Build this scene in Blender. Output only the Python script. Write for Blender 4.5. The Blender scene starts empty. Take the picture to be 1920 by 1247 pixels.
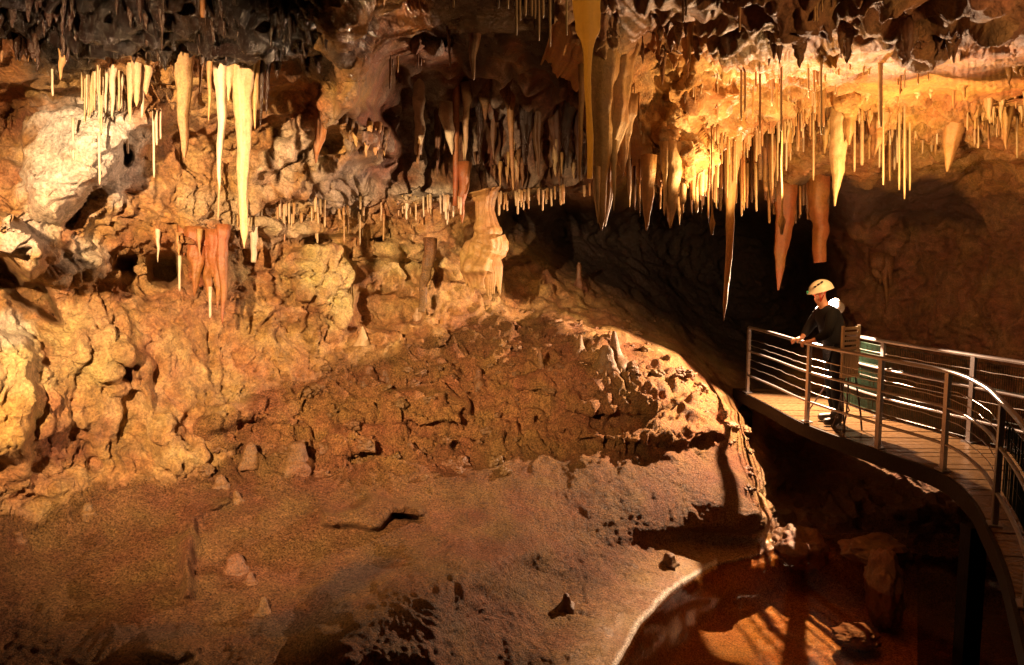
import bpy, bmesh, math, random
import numpy as np
from mathutils import Vector, Matrix

random.seed(7)
S = bpy.context.scene
COL = S.collection

# ------------------------------------------------------------------ camera
F = 1507.0                                   # focal length in pixels of a 1920 px wide frame
CAMZ = 2.24                                  # metres above the walkway deck (deck = 0)
PITCH = math.atan(165.0 / F)
cam_d = bpy.data.cameras.new("camera")
cam_d.sensor_width = 36.0
cam_d.lens = 36.0 * F / 1920.0
cam_d.clip_start = 0.05
cam_d.clip_end = 300
cam = bpy.data.objects.new("camera", cam_d)
COL.objects.link(cam)
cam.location = (0, 0, CAMZ)
cam.rotation_euler = (math.pi / 2 - PITCH, 0, 0)
S.camera = cam

# ------------------------------------------------------------------ world: a cave has no sky, only a trace of stray light
w = bpy.data.worlds.new("World")
S.world = w
w.use_nodes = True
bg = w.node_tree.nodes["Background"]
bg.inputs[0].default_value = (0.30, 0.14, 0.07, 1)
bg.inputs[1].default_value = 0.035
S.view_settings.view_transform = 'Standard'
S.view_settings.look = 'None'
S.view_settings.exposure = 0.0
S.view_settings.gamma = 1.0
try:
    S.cycles.max_bounces = 5
    S.cycles.diffuse_bounces = 3
    S.cycles.glossy_bounces = 3
    S.cycles.sample_clamp_indirect = 3.0
    S.cycles.use_denoising = True
except Exception:
    pass


# ------------------------------------------------------------------ the show-cave lamps, and added fill lights
def aim(o, target):
    d = Vector(target) - o.location
    o.rotation_euler = d.to_track_quat('-Z', 'Y').to_euler()


def spot(name, loc, target, power, col, angle, blend, radius=0.06):
    l = bpy.data.lights.new(name, 'SPOT')
    l.energy = power
    l.color = col
    l.spot_size = math.radians(angle)
    l.spot_blend = blend
    l.shadow_soft_size = radius
    o = bpy.data.objects.new(name, l)
    COL.objects.link(o)
    o.location = loc
    aim(o, target)
    return o


def point(name, loc, power, col, radius=0.05):
    l = bpy.data.lights.new(name, 'POINT')
    l.energy = power
    l.color = col
    l.shadow_soft_size = radius
    o = bpy.data.objects.new(name, l)
    COL.objects.link(o)
    o.location = loc
    return o


WARM = (1.0, 0.62, 0.30)
spot("wall_lamp", (-2.6, 1.6, 3.0), (-2.55, 8.8, 1.2), 6500, (1.0, 0.62, 0.31), 60, 0.8, 0.05)
spot("deck_lamp", (4.06, 10.85, 1.55), (2.5, 8.0, -1.2), 2600, (1.0, 0.62, 0.36), 164, 0.2, 0.012)
spot("ceiling_lamp", (2.25, 7.4, 2.7), (2.1, 8.0, 5.0), 195, (1.0, 0.55, 0.20), 168, 0.15, 0.05)
spot("fringe_fill", (4.1, 8.3, 2.75), (4.0, 11.0, 4.4), 235, (1.0, 0.55, 0.20), 168, 0.15, 0.05)  # added unseen fill to brighten the right fringe and the wall behind
spot("roof_fill", (3.3, 3.2, 2.9), (2.2, 4.8, 5.2), 170, (1.0, 0.54, 0.22), 128, 0.6, 0.06)  # added fill outside the frame, brightens the roof lumps at upper right


# ------------------------------------------------------------------ numpy helpers
def unproj(px, py, Y):
    """point at horizontal distance Y seen at photo pixel (px, py)"""
    px = np.asarray(px, float); py = np.asarray(py, float); Y = np.asarray(Y, float)
    cx = (px - 960.0) / F
    cy = (623.5 - py) / F
    c, s = math.cos(PITCH), math.sin(PITCH)
    dx = cx
    dy = c + cy * s
    dz = -s + cy * c
    k = Y / dy
    return np.stack([dx * k, Y + 0 * dx, CAMZ + dz * k], -1)


_rng = np.random.RandomState(3)
_perm = _rng.permutation(256)
_perm = np.concatenate([_perm, _perm, _perm])
_g = _rng.normal(size=(256, 3))
_g /= np.linalg.norm(_g, axis=1)[:, None]
_g = _g.astype(np.float32)


def perlin(P):
    P = np.asarray(P, np.float32)
    i = np.floor(P).astype(np.int64)
    f = P - i
    i &= 255
    u = f * f * f * (f * (f * 6 - 15) + 10)
    out = 0
    for a in (0, 1):
        for b in (0, 1):
            for c in (0, 1):
                h = _perm[_perm[_perm[i[..., 0] + a] + i[..., 1] + b] + i[..., 2] + c]
                g = _g[h & 255]
                d = g[..., 0] * (f[..., 0] - a) + g[..., 1] * (f[..., 1] - b) + g[..., 2] * (f[..., 2] - c)
                wx = u[..., 0] if a else 1 - u[..., 0]
                wy = u[..., 1] if b else 1 - u[..., 1]
                wz = u[..., 2] if c else 1 - u[..., 2]
                out = out + d * wx * wy * wz
    return out * 1.5


def fbm(P, oct=4, gain=0.5, lac=2.03):
    a, r = 1.0, 0
    for k in range(oct):
        r = r + a * perlin(P + 17.3 * k)
        P = P * lac
        a *= gain
    return r


def ridged(P, oct=4, gain=0.5):
    a, r = 1.0, 0
    for k in range(oct):
        r = r + a * (1 - 2 * np.abs(perlin(P + 31.7 * k)))
        P = P * 2.07
        a *= gain
    return r


def worley(P):
    """distance to the nearest of jittered cell points"""
    P = np.asarray(P, np.float32)
    i = np.floor(P).astype(np.int64)
    best = np.full(P.shape[:-1], 9.0, np.float32)
    for a in (-1, 0, 1):
        for b in (-1, 0, 1):
            for c in (-1, 0, 1):
                j = i + np.array([a, b, c])
                jj = j & 255
                h = _perm[_perm[_perm[jj[..., 0]] + jj[..., 1]] + jj[..., 2]]
                q = j + 0.5 + 0.45 * _g[h & 255]
                best = np.minimum(best, ((q - P) ** 2).sum(-1))
    return np.sqrt(best)


def facets(P):
    """broken planes: every jittered cell is a flat chip with its own tilt"""
    P = np.asarray(P, np.float32)
    i = np.floor(P).astype(np.int64)
    best = np.full(P.shape[:-1], 9.0, np.float32)
    out = np.zeros(P.shape[:-1], np.float32)
    for a in (-1, 0, 1):
        for b in (-1, 0, 1):
            for c in (-1, 0, 1):
                j = i + np.array([a, b, c])
                jj = j & 255
                h = _perm[_perm[_perm[jj[..., 0]] + jj[..., 1]] + jj[..., 2]]
                d = P - (j + 0.5 + 0.45 * _g[h & 255])
                r = (d ** 2).sum(-1)
                t = (d * _g[(h + 91) & 255]).sum(-1) + .25 * _g[(h + 17) & 255][..., 0]
                m = r < best
                best = np.where(m, r, best)
                out = np.where(m, t, out)
    return out


def sstep(a, b, x):
    t = np.clip((x - a) / (b - a), 0, 1)
    return t * t * (3 - 2 * t)


def rbf(ctrl, X, Yp):
    """smooth depth through control points (px, py, value)"""
    c = np.array(ctrl, float)
    p = c[:, :2] / 1000.0
    n = len(c)
    A = np.zeros((n + 3, n + 3))
    d = np.linalg.norm(p[:, None] - p[None], axis=-1)
    A[:n, :n] = -d + 0.004 * np.eye(n)
    A[:n, n] = 1; A[:n, n + 1:] = p
    A[n, :n] = 1; A[n + 1:, :n] = p.T
    sol = np.linalg.solve(A, np.concatenate([c[:, 2], [0, 0, 0]]))
    out = np.zeros(X.shape)
    x, y = X / 1000.0, Yp / 1000.0
    for k in range(n):
        out -= sol[k] * np.sqrt((x - p[k, 0]) ** 2 + (y - p[k, 1]) ** 2)
    return out + sol[n] + sol[n + 1] * x + sol[n + 2] * y


def poly_sd(poly, X, Yp):
    """signed distance (positive inside) to a polygon, in pixels"""
    best = np.full(X.shape, 1e9)
    ins = np.zeros(X.shape, bool)
    n = len(poly)
    for k in range(n):
        x0, y0 = poly[k]; x1, y1 = poly[(k + 1) % n]
        ex, ey = x1 - x0, y1 - y0
        t = np.clip(((X - x0) * ex + (Yp - y0) * ey) / (ex * ex + ey * ey + 1e-9), 0, 1)
        best = np.minimum(best, (X - x0 - t * ex) ** 2 + (Yp - y0 - t * ey) ** 2)
        if y0 != y1:
            cr = ((y0 > Yp) != (y1 > Yp)) & (X < (x1 - x0) * (Yp - y0) / (y1 - y0) + x0)
            ins ^= cr
    return np.sqrt(best) * np.where(ins, 1, -1)


def blob(X, Yp, cx, cy, rx, ry, rot=0.0, p=2.0):
    c, s = math.cos(math.radians(rot)), math.sin(math.radians(rot))
    dx, dy = X - cx, Yp - cy
    a = (dx * c + dy * s) / rx
    b = (-dx * s + dy * c) / ry
    return np.exp(-(a * a + b * b) ** (p / 2) * 1.2)


# ------------------------------------------------------------------ materials
MATS = {}


def newmat(name):
    m = bpy.data.materials.new(name)
    m.use_nodes = True
    nt = m.node_tree
    b = nt.nodes["Principled BSDF"]
    MATS[name] = m
    return m, nt, b


def nd(nt, t, **kw):
    n = nt.nodes.new(t)
    for k, v in kw.items():
        setattr(n, k, v)
    return n


def mixc(nt, fac, a, b, mode='MIX'):
    n = nt.nodes.new('ShaderNodeMix')
    n.data_type = 'RGBA'
    n.blend_type = mode
    for sock, v in ((n.inputs[0], fac), (n.inputs[6], a), (n.inputs[7], b)):
        if hasattr(v, 'is_linked') or hasattr(v, 'links'):
            nt.links.new(v, sock)
        else:
            sock.default_value = v
    return n.outputs[2]


def rock_mat(name, attr=None, base=(0.4, 0.25, 0.12, 1), grain=45.0, grain_amt=0.5, rough=(0.45, 0.8), bump=0.6, scale2=9.0, sss=0.0, vein=0.35):
    m, nt, b = newmat(name)
    tc = nd(nt, 'ShaderNodeTexCoord')
    geo = nd(nt, 'ShaderNodeNewGeometry')
    pos = geo.outputs['Position']
    n1 = nd(nt, 'ShaderNodeTexNoise'); n1.inputs['Scale'].default_value = scale2; n1.inputs['Detail'].default_value = 10; n1.inputs['Roughness'].default_value = 0.72
    n2 = nd(nt, 'ShaderNodeTexNoise'); n2.inputs['Scale'].default_value = grain; n2.inputs['Detail'].default_value = 6; n2.inputs['Roughness'].default_value = 0.7
    n3 = nd(nt, 'ShaderNodeTexNoise'); n3.inputs['Scale'].default_value = 2.3; n3.inputs['Detail'].default_value = 5
    for n in (n1, n2, n3):
        nt.links.new(pos, n.inputs['Vector'])
    if attr:
        at = nd(nt, 'ShaderNodeAttribute', attribute_name=attr)
        colr = at.outputs['Color']
    else:
        rgb = nd(nt, 'ShaderNodeRGB'); rgb.outputs[0].default_value = base
        colr = rgb.outputs[0]
    r1 = nd(nt, 'ShaderNodeMapRange'); r1.inputs[1].default_value = 0.3; r1.inputs[2].default_value = 0.7; r1.inputs[3].default_value = 1 - vein; r1.inputs[4].default_value = 1 + vein
    nt.links.new(n1.outputs[0], r1.inputs[0])
    r2 = nd(nt, 'ShaderNodeMapRange'); r2.inputs[1].default_value = 0.3; r2.inputs[2].default_value = 0.68; r2.inputs[3].default_value = 1 - grain_amt; r2.inputs[4].default_value = 1 + grain_amt * 0.6
    nt.links.new(n2.outputs[0], r2.inputs[0])
    mul = nd(nt, 'ShaderNodeMath', operation='MULTIPLY')
    nt.links.new(r1.outputs[0], mul.inputs[0]); nt.links.new(r2.outputs[0], mul.inputs[1])
    hs = nd(nt, 'ShaderNodeHueSaturation')
    nt.links.new(colr, hs.inputs['Color'])
    nt.links.new(mul.outputs[0], hs.inputs['Value'])
    rh = nd(nt, 'ShaderNodeMapRange'); rh.inputs[1].default_value = 0.35; rh.inputs[2].default_value = 0.65; rh.inputs[3].default_value = 0.485; rh.inputs[4].default_value = 0.515
    nt.links.new(n3.outputs[0], rh.inputs[0]); nt.links.new(rh.outputs[0], hs.inputs['Hue'])
    nt.links.new(hs.outputs[0], b.inputs['Base Color'])
    rr = nd(nt, 'ShaderNodeMapRange'); rr.inputs[1].default_value = 0.35; rr.inputs[2].default_value = 0.65; rr.inputs[3].default_value = rough[0]; rr.inputs[4].default_value = rough[1]
    nt.links.new(n1.outputs[0], rr.inputs[0])
    if attr:
        wr = nd(nt, 'ShaderNodeMix'); wr.inputs[2].default_value = 0.16
        nt.links.new(at.outputs['Alpha'], wr.inputs[0]); nt.links.new(rr.outputs[0], wr.inputs[3]); nt.links.new(wr.outputs[0], b.inputs['Roughness'])
    else:
        nt.links.new(rr.outputs[0], b.inputs['Roughness'])
    add = nd(nt, 'ShaderNodeMath', operation='MULTIPLY_ADD'); add.inputs[1].default_value = 0.45
    nt.links.new(n2.outputs[0], add.inputs[0]); nt.links.new(n1.outputs[0], add.inputs[2])
    bp = nd(nt, 'ShaderNodeBump'); bp.inputs['Strength'].default_value = bump; bp.inputs['Distance'].default_value = 0.08 if attr else 0.03
    if attr:
        st = nd(nt, 'ShaderNodeMath', operation='MULTIPLY_ADD'); st.inputs[1].default_value = bump * .75; st.inputs[2].default_value = bump * .25
        nt.links.new(at.outputs['Alpha'], st.inputs[0]); nt.links.new(st.outputs[0], bp.inputs['Strength'])
    nt.links.new(add.outputs[0], bp.inputs['Height']); nt.links.new(bp.outputs[0], b.inputs['Normal'])
    if sss:
        b.inputs['Subsurface Weight'].default_value = sss
        b.inputs['Subsurface Radius'].default_value = (0.05, 0.02, 0.008)
        b.inputs['Subsurface Scale'].default_value = 0.3
    return m


def plain(name, col, rough=0.5, metal=0.0, bump=0.0, scale=60, var=0.15, spec=None):
    m, nt, b = newmat(name)
    n1 = nd(nt, 'ShaderNodeTexNoise'); n1.inputs['Scale'].default_value = scale; n1.inputs['Detail'].default_value = 5
    geo = nd(nt, 'ShaderNodeNewGeometry'); nt.links.new(geo.outputs['Position'], n1.inputs['Vector'])
    hs = nd(nt, 'ShaderNodeHueSaturation'); hs.inputs['Color'].default_value = (*col, 1)
    r = nd(nt, 'ShaderNodeMapRange'); r.inputs[1].default_value = 0.3; r.inputs[2].default_value = 0.7; r.inputs[3].default_value = 1 - var; r.inputs[4].default_value = 1 + var
    nt.links.new(n1.outputs[0], r.inputs[0]); nt.links.new(r.outputs[0], hs.inputs['Value']); nt.links.new(hs.outputs[0], b.inputs['Base Color'])
    b.inputs['Roughness'].default_value = rough
    b.inputs['Metallic'].default_value = metal
    if spec is not None:
        b.inputs['Specular IOR Level'].default_value = spec
    if bump:
        bp = nd(nt, 'ShaderNodeBump'); bp.inputs['Strength'].default_value = bump; bp.inputs['Distance'].default_value = 0.01
        nt.links.new(n1.outputs[0], bp.inputs['Height']); nt.links.new(bp.outputs[0], b.inputs['Normal'])
    return m


M_FLOOR = rock_mat("clay_floor", "mineral", grain=55, grain_amt=1.0, rough=(0.45, 0.8), bump=1.0, scale2=22, vein=0.35)
M_WALL = rock_mat("cave_rock", "mineral", grain=42, grain_amt=0.55, rough=(0.4, 0.8), bump=0.9, scale2=11, vein=0.5)
M_CEIL = rock_mat("ceiling_rock", "mineral", grain=30, grain_amt=0.4, rough=(0.08, 0.3), bump=0.8, scale2=9, vein=0.4)
M_SLAB = rock_mat("slab_rock", "mineral", grain=34, grain_amt=0.4, rough=(0.5, 0.85), bump=0.7, scale2=9, vein=0.4)
MATS['clay_floor'].node_tree.nodes['Principled BSDF'].inputs['Specular IOR Level'].default_value = 0.2
M_DRIP = {
    'cream': rock_mat("cream_calcite", base=(0.47, 0.33, 0.18, 1), grain=60, grain_amt=0.25, rough=(0.3, 0.6), bump=0.35, scale2=16, vein=0.22),
    'white': rock_mat("white_calcite", base=(0.56, 0.45, 0.32, 1), grain=60, grain_amt=0.2, rough=(0.3, 0.6), bump=0.3, scale2=16, vein=0.18),
    'amber': rock_mat("amber_calcite", base=(0.40, 0.225, 0.09, 1), grain=50, grain_amt=0.25, rough=(0.3, 0.6), bump=0.4, scale2=14, vein=0.25),
    'rust': rock_mat("rust_calcite", base=(0.28, 0.10, 0.032, 1), grain=50, grain_amt=0.3, rough=(0.3, 0.6), bump=0.4, scale2=14, vein=0.3),
    'brown': rock_mat("brown_calcite", base=(0.13, 0.06, 0.03, 1), grain=50, grain_amt=0.35, rough=(0.25, 0.6), bump=0.5, scale2=14, vein=0.35),
    'dark': rock_mat("dark_wet_calcite", base=(0.034, 0.016, 0.009, 1), grain=50, grain_amt=0.35, rough=(0.08, 0.28), bump=0.6, scale2=14, vein=0.35),
    'tan': rock_mat("tan_calcite", base=(0.30, 0.165, 0.075, 1), grain=60, grain_amt=0.4, rough=(0.35, 0.7), bump=0.5, scale2=14, vein=0.35),
    'ochre': rock_mat("ochre_flowstone", base=(0.40, 0.235, 0.085, 1), grain=40, grain_amt=.3, rough=(.3, .6), bump=.5, scale2=12, vein=.3),
    'olive': rock_mat("olive_calcite", base=(0.46, 0.36, 0.13, 1), grain=40, grain_amt=0.2, rough=(0.3, 0.55), bump=0.3, scale2=10, vein=0.2),
    'mud': rock_mat("muddy_calcite", base=(0.17, 0.082, 0.030, 1), grain=60, grain_amt=0.9, rough=(0.4, 0.75), bump=0.5, scale2=14, vein=0.3),
}


# the olive stalactite lets light through
_nt = MATS["olive_calcite"].node_tree
_b = _nt.nodes["Principled BSDF"]; _o = [n for n in _nt.nodes if n.type == 'OUTPUT_MATERIAL'][0]
_t = _nt.nodes.new('ShaderNodeBsdfTranslucent'); _t.inputs[0].default_value = (0.85, 0.60, 0.20, 1)
_m = _nt.nodes.new('ShaderNodeMixShader'); _m.inputs[0].default_value = 0.6
_nt.links.new(_b.outputs[0], _m.inputs[1]); _nt.links.new(_t.outputs[0], _m.inputs[2]); _nt.links.new(_m.outputs[0], _o.inputs[0])


def link(name, me, parent=None, mat=None):
    o = bpy.data.objects.new(name, me)
    COL.objects.link(o)
    if parent is not None:
        o.parent = parent
    if mat is not None and not me.materials:
        me.materials.append(mat)
    return o


def tag(o, label, cat, group=None):
    o['label'] = label
    o['category'] = cat
    if group:
        o['group'] = group
    return o


def empty(name, loc, label, cat, group=None):
    o = bpy.data.objects.new(name, None)
    o.empty_display_size = 0.1
    COL.objects.link(o)
    o.location = loc
    return tag(o, label, cat, group)


def mesh_np(name, V, Fc, smooth=True):
    me = bpy.data.meshes.new(name)
    V = np.asarray(V, np.float32); Fc = np.asarray(Fc, np.int32)
    me.vertices.add(len(V)); me.vertices.foreach_set("co", V.ravel())
    k = Fc.shape[1]
    me.loops.add(Fc.size); me.loops.foreach_set("vertex_index", Fc.ravel())
    me.polygons.add(len(Fc))
    me.polygons.foreach_set("loop_start", np.arange(0, Fc.size, k, dtype=np.int32))
    me.polygons.foreach_set("loop_total", np.full(len(Fc), k, np.int32))
    me.polygons.foreach_set("use_smooth", np.full(len(Fc), smooth, bool))
    me.update(calc_edges=True)
    return me


def set_col(me, name, C):
    a = me.color_attributes.new(name, 'FLOAT_COLOR', 'POINT')
    C4 = np.ones((len(C), 4), np.float32); C4[:, :C.shape[1]] = C
    a.data.foreach_set("color", C4.ravel())


def grid_normals(P):
    du = np.gradient(P, axis=1); dv = np.gradient(P, axis=0)
    n = np.cross(du, dv)
    n /= np.linalg.norm(n, axis=-1, keepdims=True) + 1e-9
    toc = np.array([0, 0, CAMZ]) - P
    s = np.sign((n * toc).sum(-1, keepdims=True)); s[s == 0] = 1
    return n * s


def blur(A, n):
    for _ in range(n):
        B = np.pad(A, [(1, 1), (1, 1)] + [(0, 0)] * (A.ndim - 2), mode='edge')
        A = (B[:-2, 1:-1] + B[2:, 1:-1] + B[1:-1, :-2] + B[1:-1, 2:] + 2 * B[1:-1, 1:-1]) / 6
    return A

# ------------------------------------------------------------------ the cave: one continuous rock surface (floor, mound, walls, roof)
CTRL = [
    # roof, beyond and above the frame
    (-500, -300, 3.6), (0, -300, 3.9), (500, -300, 4.0), (1000, -300, 4.2), (1500, -300, 4.6), (2300, -300, 4.6),
    (-500, 0, 4.6), (0, 0, 5.4), (150, 0, 5.5), (300, 0, 5.6), (450, 0, 5.5), (600, 0, 5.3), (760, 0, 6.2), (900, 0, 6.3), (1050, 0, 6.4), (1300, 0, 7.2), (1600, 0, 8.0), (2200, 0, 7.0),
    (0, 120, 6.0), (60, 120, 6.1), (150, 110, 6.2), (250, 105, 6.3), (350, 80, 6.3), (450, 120, 6.5), (540, 125, 6.6), (620, 90, 6.3),
    (700, 20, 6.6), (660, 130, 6.8), (640, 190, 7.6),
    # upper wall
    (20, 200, 7.6), (60, 190, 7.3), (160, 175, 7.5), (230, 190, 7.4), (310, 215, 7.3), (180, 260, 7.0), (340, 250, 8.2), (420, 260, 8.6), (520, 240, 8.8), (600, 160, 8.4), (580, 220, 8.6),
    (90, 330, 7.0), (170, 330, 7.1), (0, 330, 7.0), (260, 320, 7.9), (350, 350, 8.3), (450, 350, 8.8), (560, 300, 9.0), (660, 240, 8.7), (620, 290, 9.0), (700, 260, 8.8), (720, 330, 10.0),
    (60, 420, 6.9), (160, 420, 7.5), (260, 420, 8.0), (350, 420, 8.3), (420, 400, 8.8), (560, 400, 9.6), (640, 400, 10.0),
    # ledge and hollows below it
    (20, 400, 6.7), (70, 480, 6.9), (120, 480, 7.4), (30, 520, 7.6), (100, 590, 7.8), (180, 500, 7.7),
    (240, 500, 8.7), (320, 510, 9.3), (300, 450, 8.3), (400, 440, 8.6), (410, 520, 8.9), (440, 500, 9.2), (520, 470, 9.6), (640, 450, 10.3), (720, 440, 10.7), (800, 440, 11.0),
    # middle and lower wall
    (0, 620, 7.0), (60, 660, 7.1), (150, 640, 7.6), (250, 580, 8.3), (330, 570, 8.7), (420, 600, 9.2), (520, 560, 9.8), (600, 520, 10.1), (640, 530, 10.3), (690, 560, 10.9), (760, 520, 11.0), (850, 530, 11.2), (910, 560, 11.4),
    (-500, 600, 5.4), (-500, 300, 5.4), (-500, 900, 5.2), (-500, 1400, 4.4),
    (0, 800, 6.8), (80, 820, 7.0), (150, 800, 7.5), (240, 760, 8.1), (320, 800, 8.3), (340, 700, 8.6), (450, 680, 9.3), (560, 650, 9.8), (650, 640, 10.3), (760, 600, 10.8), (820, 640, 10.8), (880, 600, 11.2),
    (0, 930, 6.9), (90, 940, 7.3), (180, 900, 7.7), (300, 890, 8.1), (400, 790, 8.6),
    # alcove at the centre
    (740, 130, 9.6), (820, 160, 10.3), (720, 220, 10.0), (800, 260, 10.8), (900, 140, 9.8), (900, 260, 11.0), (1000, 130, 9.6), (1000, 260, 11.0), (1080, 200, 10.4), (1080, 300, 10.8),
    (800, 340, 10.9), (900, 335, 11.0), (1000, 340, 11.1), (1080, 340, 10.9),
    (780, 375, 10.6), (900, 375, 10.9), (1000, 368, 10.9), (1090, 360, 10.7),
    # dark chamber behind
    (960, 405, 14.5), (1060, 400, 15.5), (1050, 440, 16), (1150, 380, 15), (1150, 450, 17), (1300, 420, 18), (1300, 520, 18.5), (1420, 450, 18.5), (1400, 560, 18.5), (1500, 480, 17.5), (1500, 560, 17),
    (1300, 250, 14), (1300, 340, 16), (1150, 250, 13), (1150, 100, 9.5),
    (950, 470, 13.2), (1000, 500, 12.8), (1000, 560, 12.4), (1080, 520, 13.4), (1100, 570, 12.8), (1160, 540, 14.3), (1220, 600, 13.8), (1300, 640, 15.0), (1400, 680, 15.5), (1500, 640, 16.5), (1500, 760, 13.5),
    # mound
    (940, 600, 11.3), (1000, 605, 11.5), (1080, 612, 11.5), (1130, 640, 11.0), (1180, 640, 11.5), (1230, 655, 11.6), (1270, 668, 11.6), (1285, 700, 11.2),
    (900, 660, 10.7), (1000, 660, 10.7), (1100, 680, 10.35), (1180, 720, 10.3), (700, 700, 10.1), (800, 700, 10.3), (600, 740, 9.7), (500, 740, 9.4),
    (700, 770, 9.7), (850, 760, 9.9), (1000, 760, 9.85), (1120, 780, 9.85), (1250, 770, 10.34), (1340, 750, 11.0), (1375, 800, 10.7), (1350, 800, 10.4),
    (1335, 672, 14.5), (1385, 715, 14.0), (1420, 752, 13.5), (1435, 800, 13.0),
    (450, 850, 8.75), (600, 850, 8.9), (750, 860, 8.95), (900, 850, 9.2), (1050, 860, 9.3), (1200, 860, 9.5), (1330, 850, 10.07), (1400, 900, 9.5), (1415, 965, 8.9),
    (1450, 840, 12.0), (1470, 920, 10.8), (1460, 990, 9.6),
    # floor
    (80, 1020, 7.1), (200, 980, 7.4), (320, 960, 7.7), (400, 950, 7.8), (500, 950, 7.95), (620, 960, 8.0), (750, 950, 8.24), (850, 960, 8.23),
    (350, 1050, 7.1), (450, 1050, 7.3), (560, 1080, 7.2), (700, 1040, 7.5), (860, 985, 7.98), (960, 1000, 7.95), (1050, 1010, 8.16), (1150, 960, 8.68), (1300, 960, 8.98),
    (100, 1120, 6.5), (300, 1140, 6.5), (480, 1140, 6.65), (620, 1120, 6.7), (780, 1080, 7.0), (900, 1080, 7.24), (1050, 1090, 7.73), (1180, 1080, 8.09), (1280, 1050, 8.6),
    (0, 1247, 5.8), (300, 1247, 5.85), (600, 1247, 6.09), (800, 1247, 6.28), (950, 1247, 6.4), (1050, 1247, 6.5),
    (1158, 1247, 6.76), (1200, 1172, 7.47), (1255, 1112, 8.16), (1335, 1062, 8.83), (1105, 1240, 6.68), (1155, 1160, 7.42), (1210, 1100, 8.1), (1300, 1045, 8.87), (1050, 1200, 6.85),
    (0, 1500, 4.4), (500, 1500, 4.4), (900, 1500, 4.7), (1050, 1500, 5.0), (1300, 1500, 5.6), (2300, 1500, 5.4),
    # pool bottom and the rocky slope below the walkway
    (1300, 1200, 7.7), (1450, 1120, 8.5), (1400, 1247, 7.4), (1430, 1050, 9.0), (1550, 1150, 8.4), (1600, 1247, 7.5), (1480, 1000, 9.4), (1550, 1000, 9.6), (1600, 1060, 9.2),
    (1700, 1150, 8.0), (1750, 1247, 7.2), (1700, 1000, 9.2), (1850, 1100, 8.0), (1950, 1247, 7.0), (1950, 1000, 8.6), (2300, 1100, 7.0),
    (1500, 850, 12.5), (1600, 900, 10.8), (1600, 800, 12.8), (1750, 850, 11.0), (1900, 850, 10.2), (2300, 850, 8.6),
    # right wall and the low wet roof in front of it
    (1560, 420, 13.5), (1580, 560, 13.6), (1640, 480, 13.0), (1700, 420, 12.8), (1700, 560, 13.0), (1750, 650, 13.0), (1650, 680, 13.5), (1600, 740, 13.6), (1850, 600, 11.8), (1850, 480, 12.0), (1780, 420, 12.6), (1950, 650, 11.0), (1950, 450, 10.8), (1850, 720, 12.0), (2300, 500, 8.6), (2300, 250, 8.0),
    (1460, 345, 11.6), (1600, 340, 11.3), (1750, 345, 11.3), (1480, 372, 11.5), (1600, 405, 11.9), (1760, 395, 12.0), (1850, 320, 11.2), (1600, 290, 10.3), (1800, 280, 9.8), (1920, 300, 9.6), (1500, 300, 10.8), (1420, 330, 12.5), (1440, 385, 15), (1540, 395, 13.5),
]


def axis_samples(lo, a, b, hi, fine, coarse):
    return np.concatenate([np.arange(lo, a, coarse), np.arange(a, b, fine), np.arange(b, hi + coarse, coarse)])


GX = axis_samples(-420, -12, 1932, 2290, 2.7, 9.0)
GY = axis_samples(-290, -8, 1256, 1480, 2.7, 9.0)
X1, Y1 = np.meshgrid(GX, GY)
D = rbf(CTRL, X1, Y1)


def bulge(poly, amt, wdt, edge=0.0):
    """a rock mass that stands out (amt < 0) or a hollow (amt > 0)"""
    global D
    wob = 14 * fbm(np.stack([X1 / 70, Y1 / 70, 0 * X1 + amt * 9], -1), 3)
    D = D + amt * sstep(-edge, wdt, poly_sd(poly, X1, Y1) + wob)


# white boulder wall mass, with the crevice under it
bulge([(45, 205), (110, 190), (210, 205), (300, 190), (330, 225), (290, 245), (235, 262), (243, 300), (225, 345), (170, 365), (132, 410), (110, 430), (60, 400), (30, 330)], -0.42, 16)
bulge([(228, 265), (250, 265), (240, 330), (180, 380), (140, 425), (122, 425), (150, 385), (225, 345)], 0.4, 12)
bulge([(330, 225), (420, 260), (560, 170), (600, 180), (540, 260), (400, 330), (300, 300), (250, 290)], 0.12, 20)
# slanting rock ribs running up to the right
bulge([(440, 330), (560, 225), (640, 150), (690, 140), (700, 180), (640, 240), (560, 290), (470, 350)], -0.35, 22)
bulge([(470, 360), (600, 270), (700, 235), (725, 255), (700, 300), (560, 370), (440, 400)], -0.3, 20)
# leaning roof buttress
bulge([(600, -30), (770, -30), (770, 25), (720, 60), (700, 100), (680, 150), (640, 160), (610, 90)], -0.55, 24)
# shoulder of rock at the far left with a deep undercut
bulge([(-60, 380), (20, 400), (70, 455), (85, 500), (60, 530), (20, 500), (-60, 470)], -0.95, 14)
bulge([(-60, 480), (0, 480), (50, 520), (85, 530), (125, 612), (60, 590), (20, 560), (-60, 530)], 1.3, 10)
# hollows below the ledge
bulge([(205, 475), (262, 468), (270, 500), (250, 520), (205, 510)], 0.6, 14)
bulge([(275, 475), (330, 470), (345, 520), (320, 545), (278, 530)], 1.1, 14)
bulge([(360, 525), (395, 520), (395, 560), (368, 560)], 0.6, 12)
bulge([(560, 440), (640, 447), (720, 440), (740, 455), (640, 458), (560, 456)], 0.5, 10)
# rust curtain block
bulge([(325, 445), (420, 440), (424, 520), (408, 560), (395, 530), (355, 500), (330, 475)], -0.38, 12)
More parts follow.
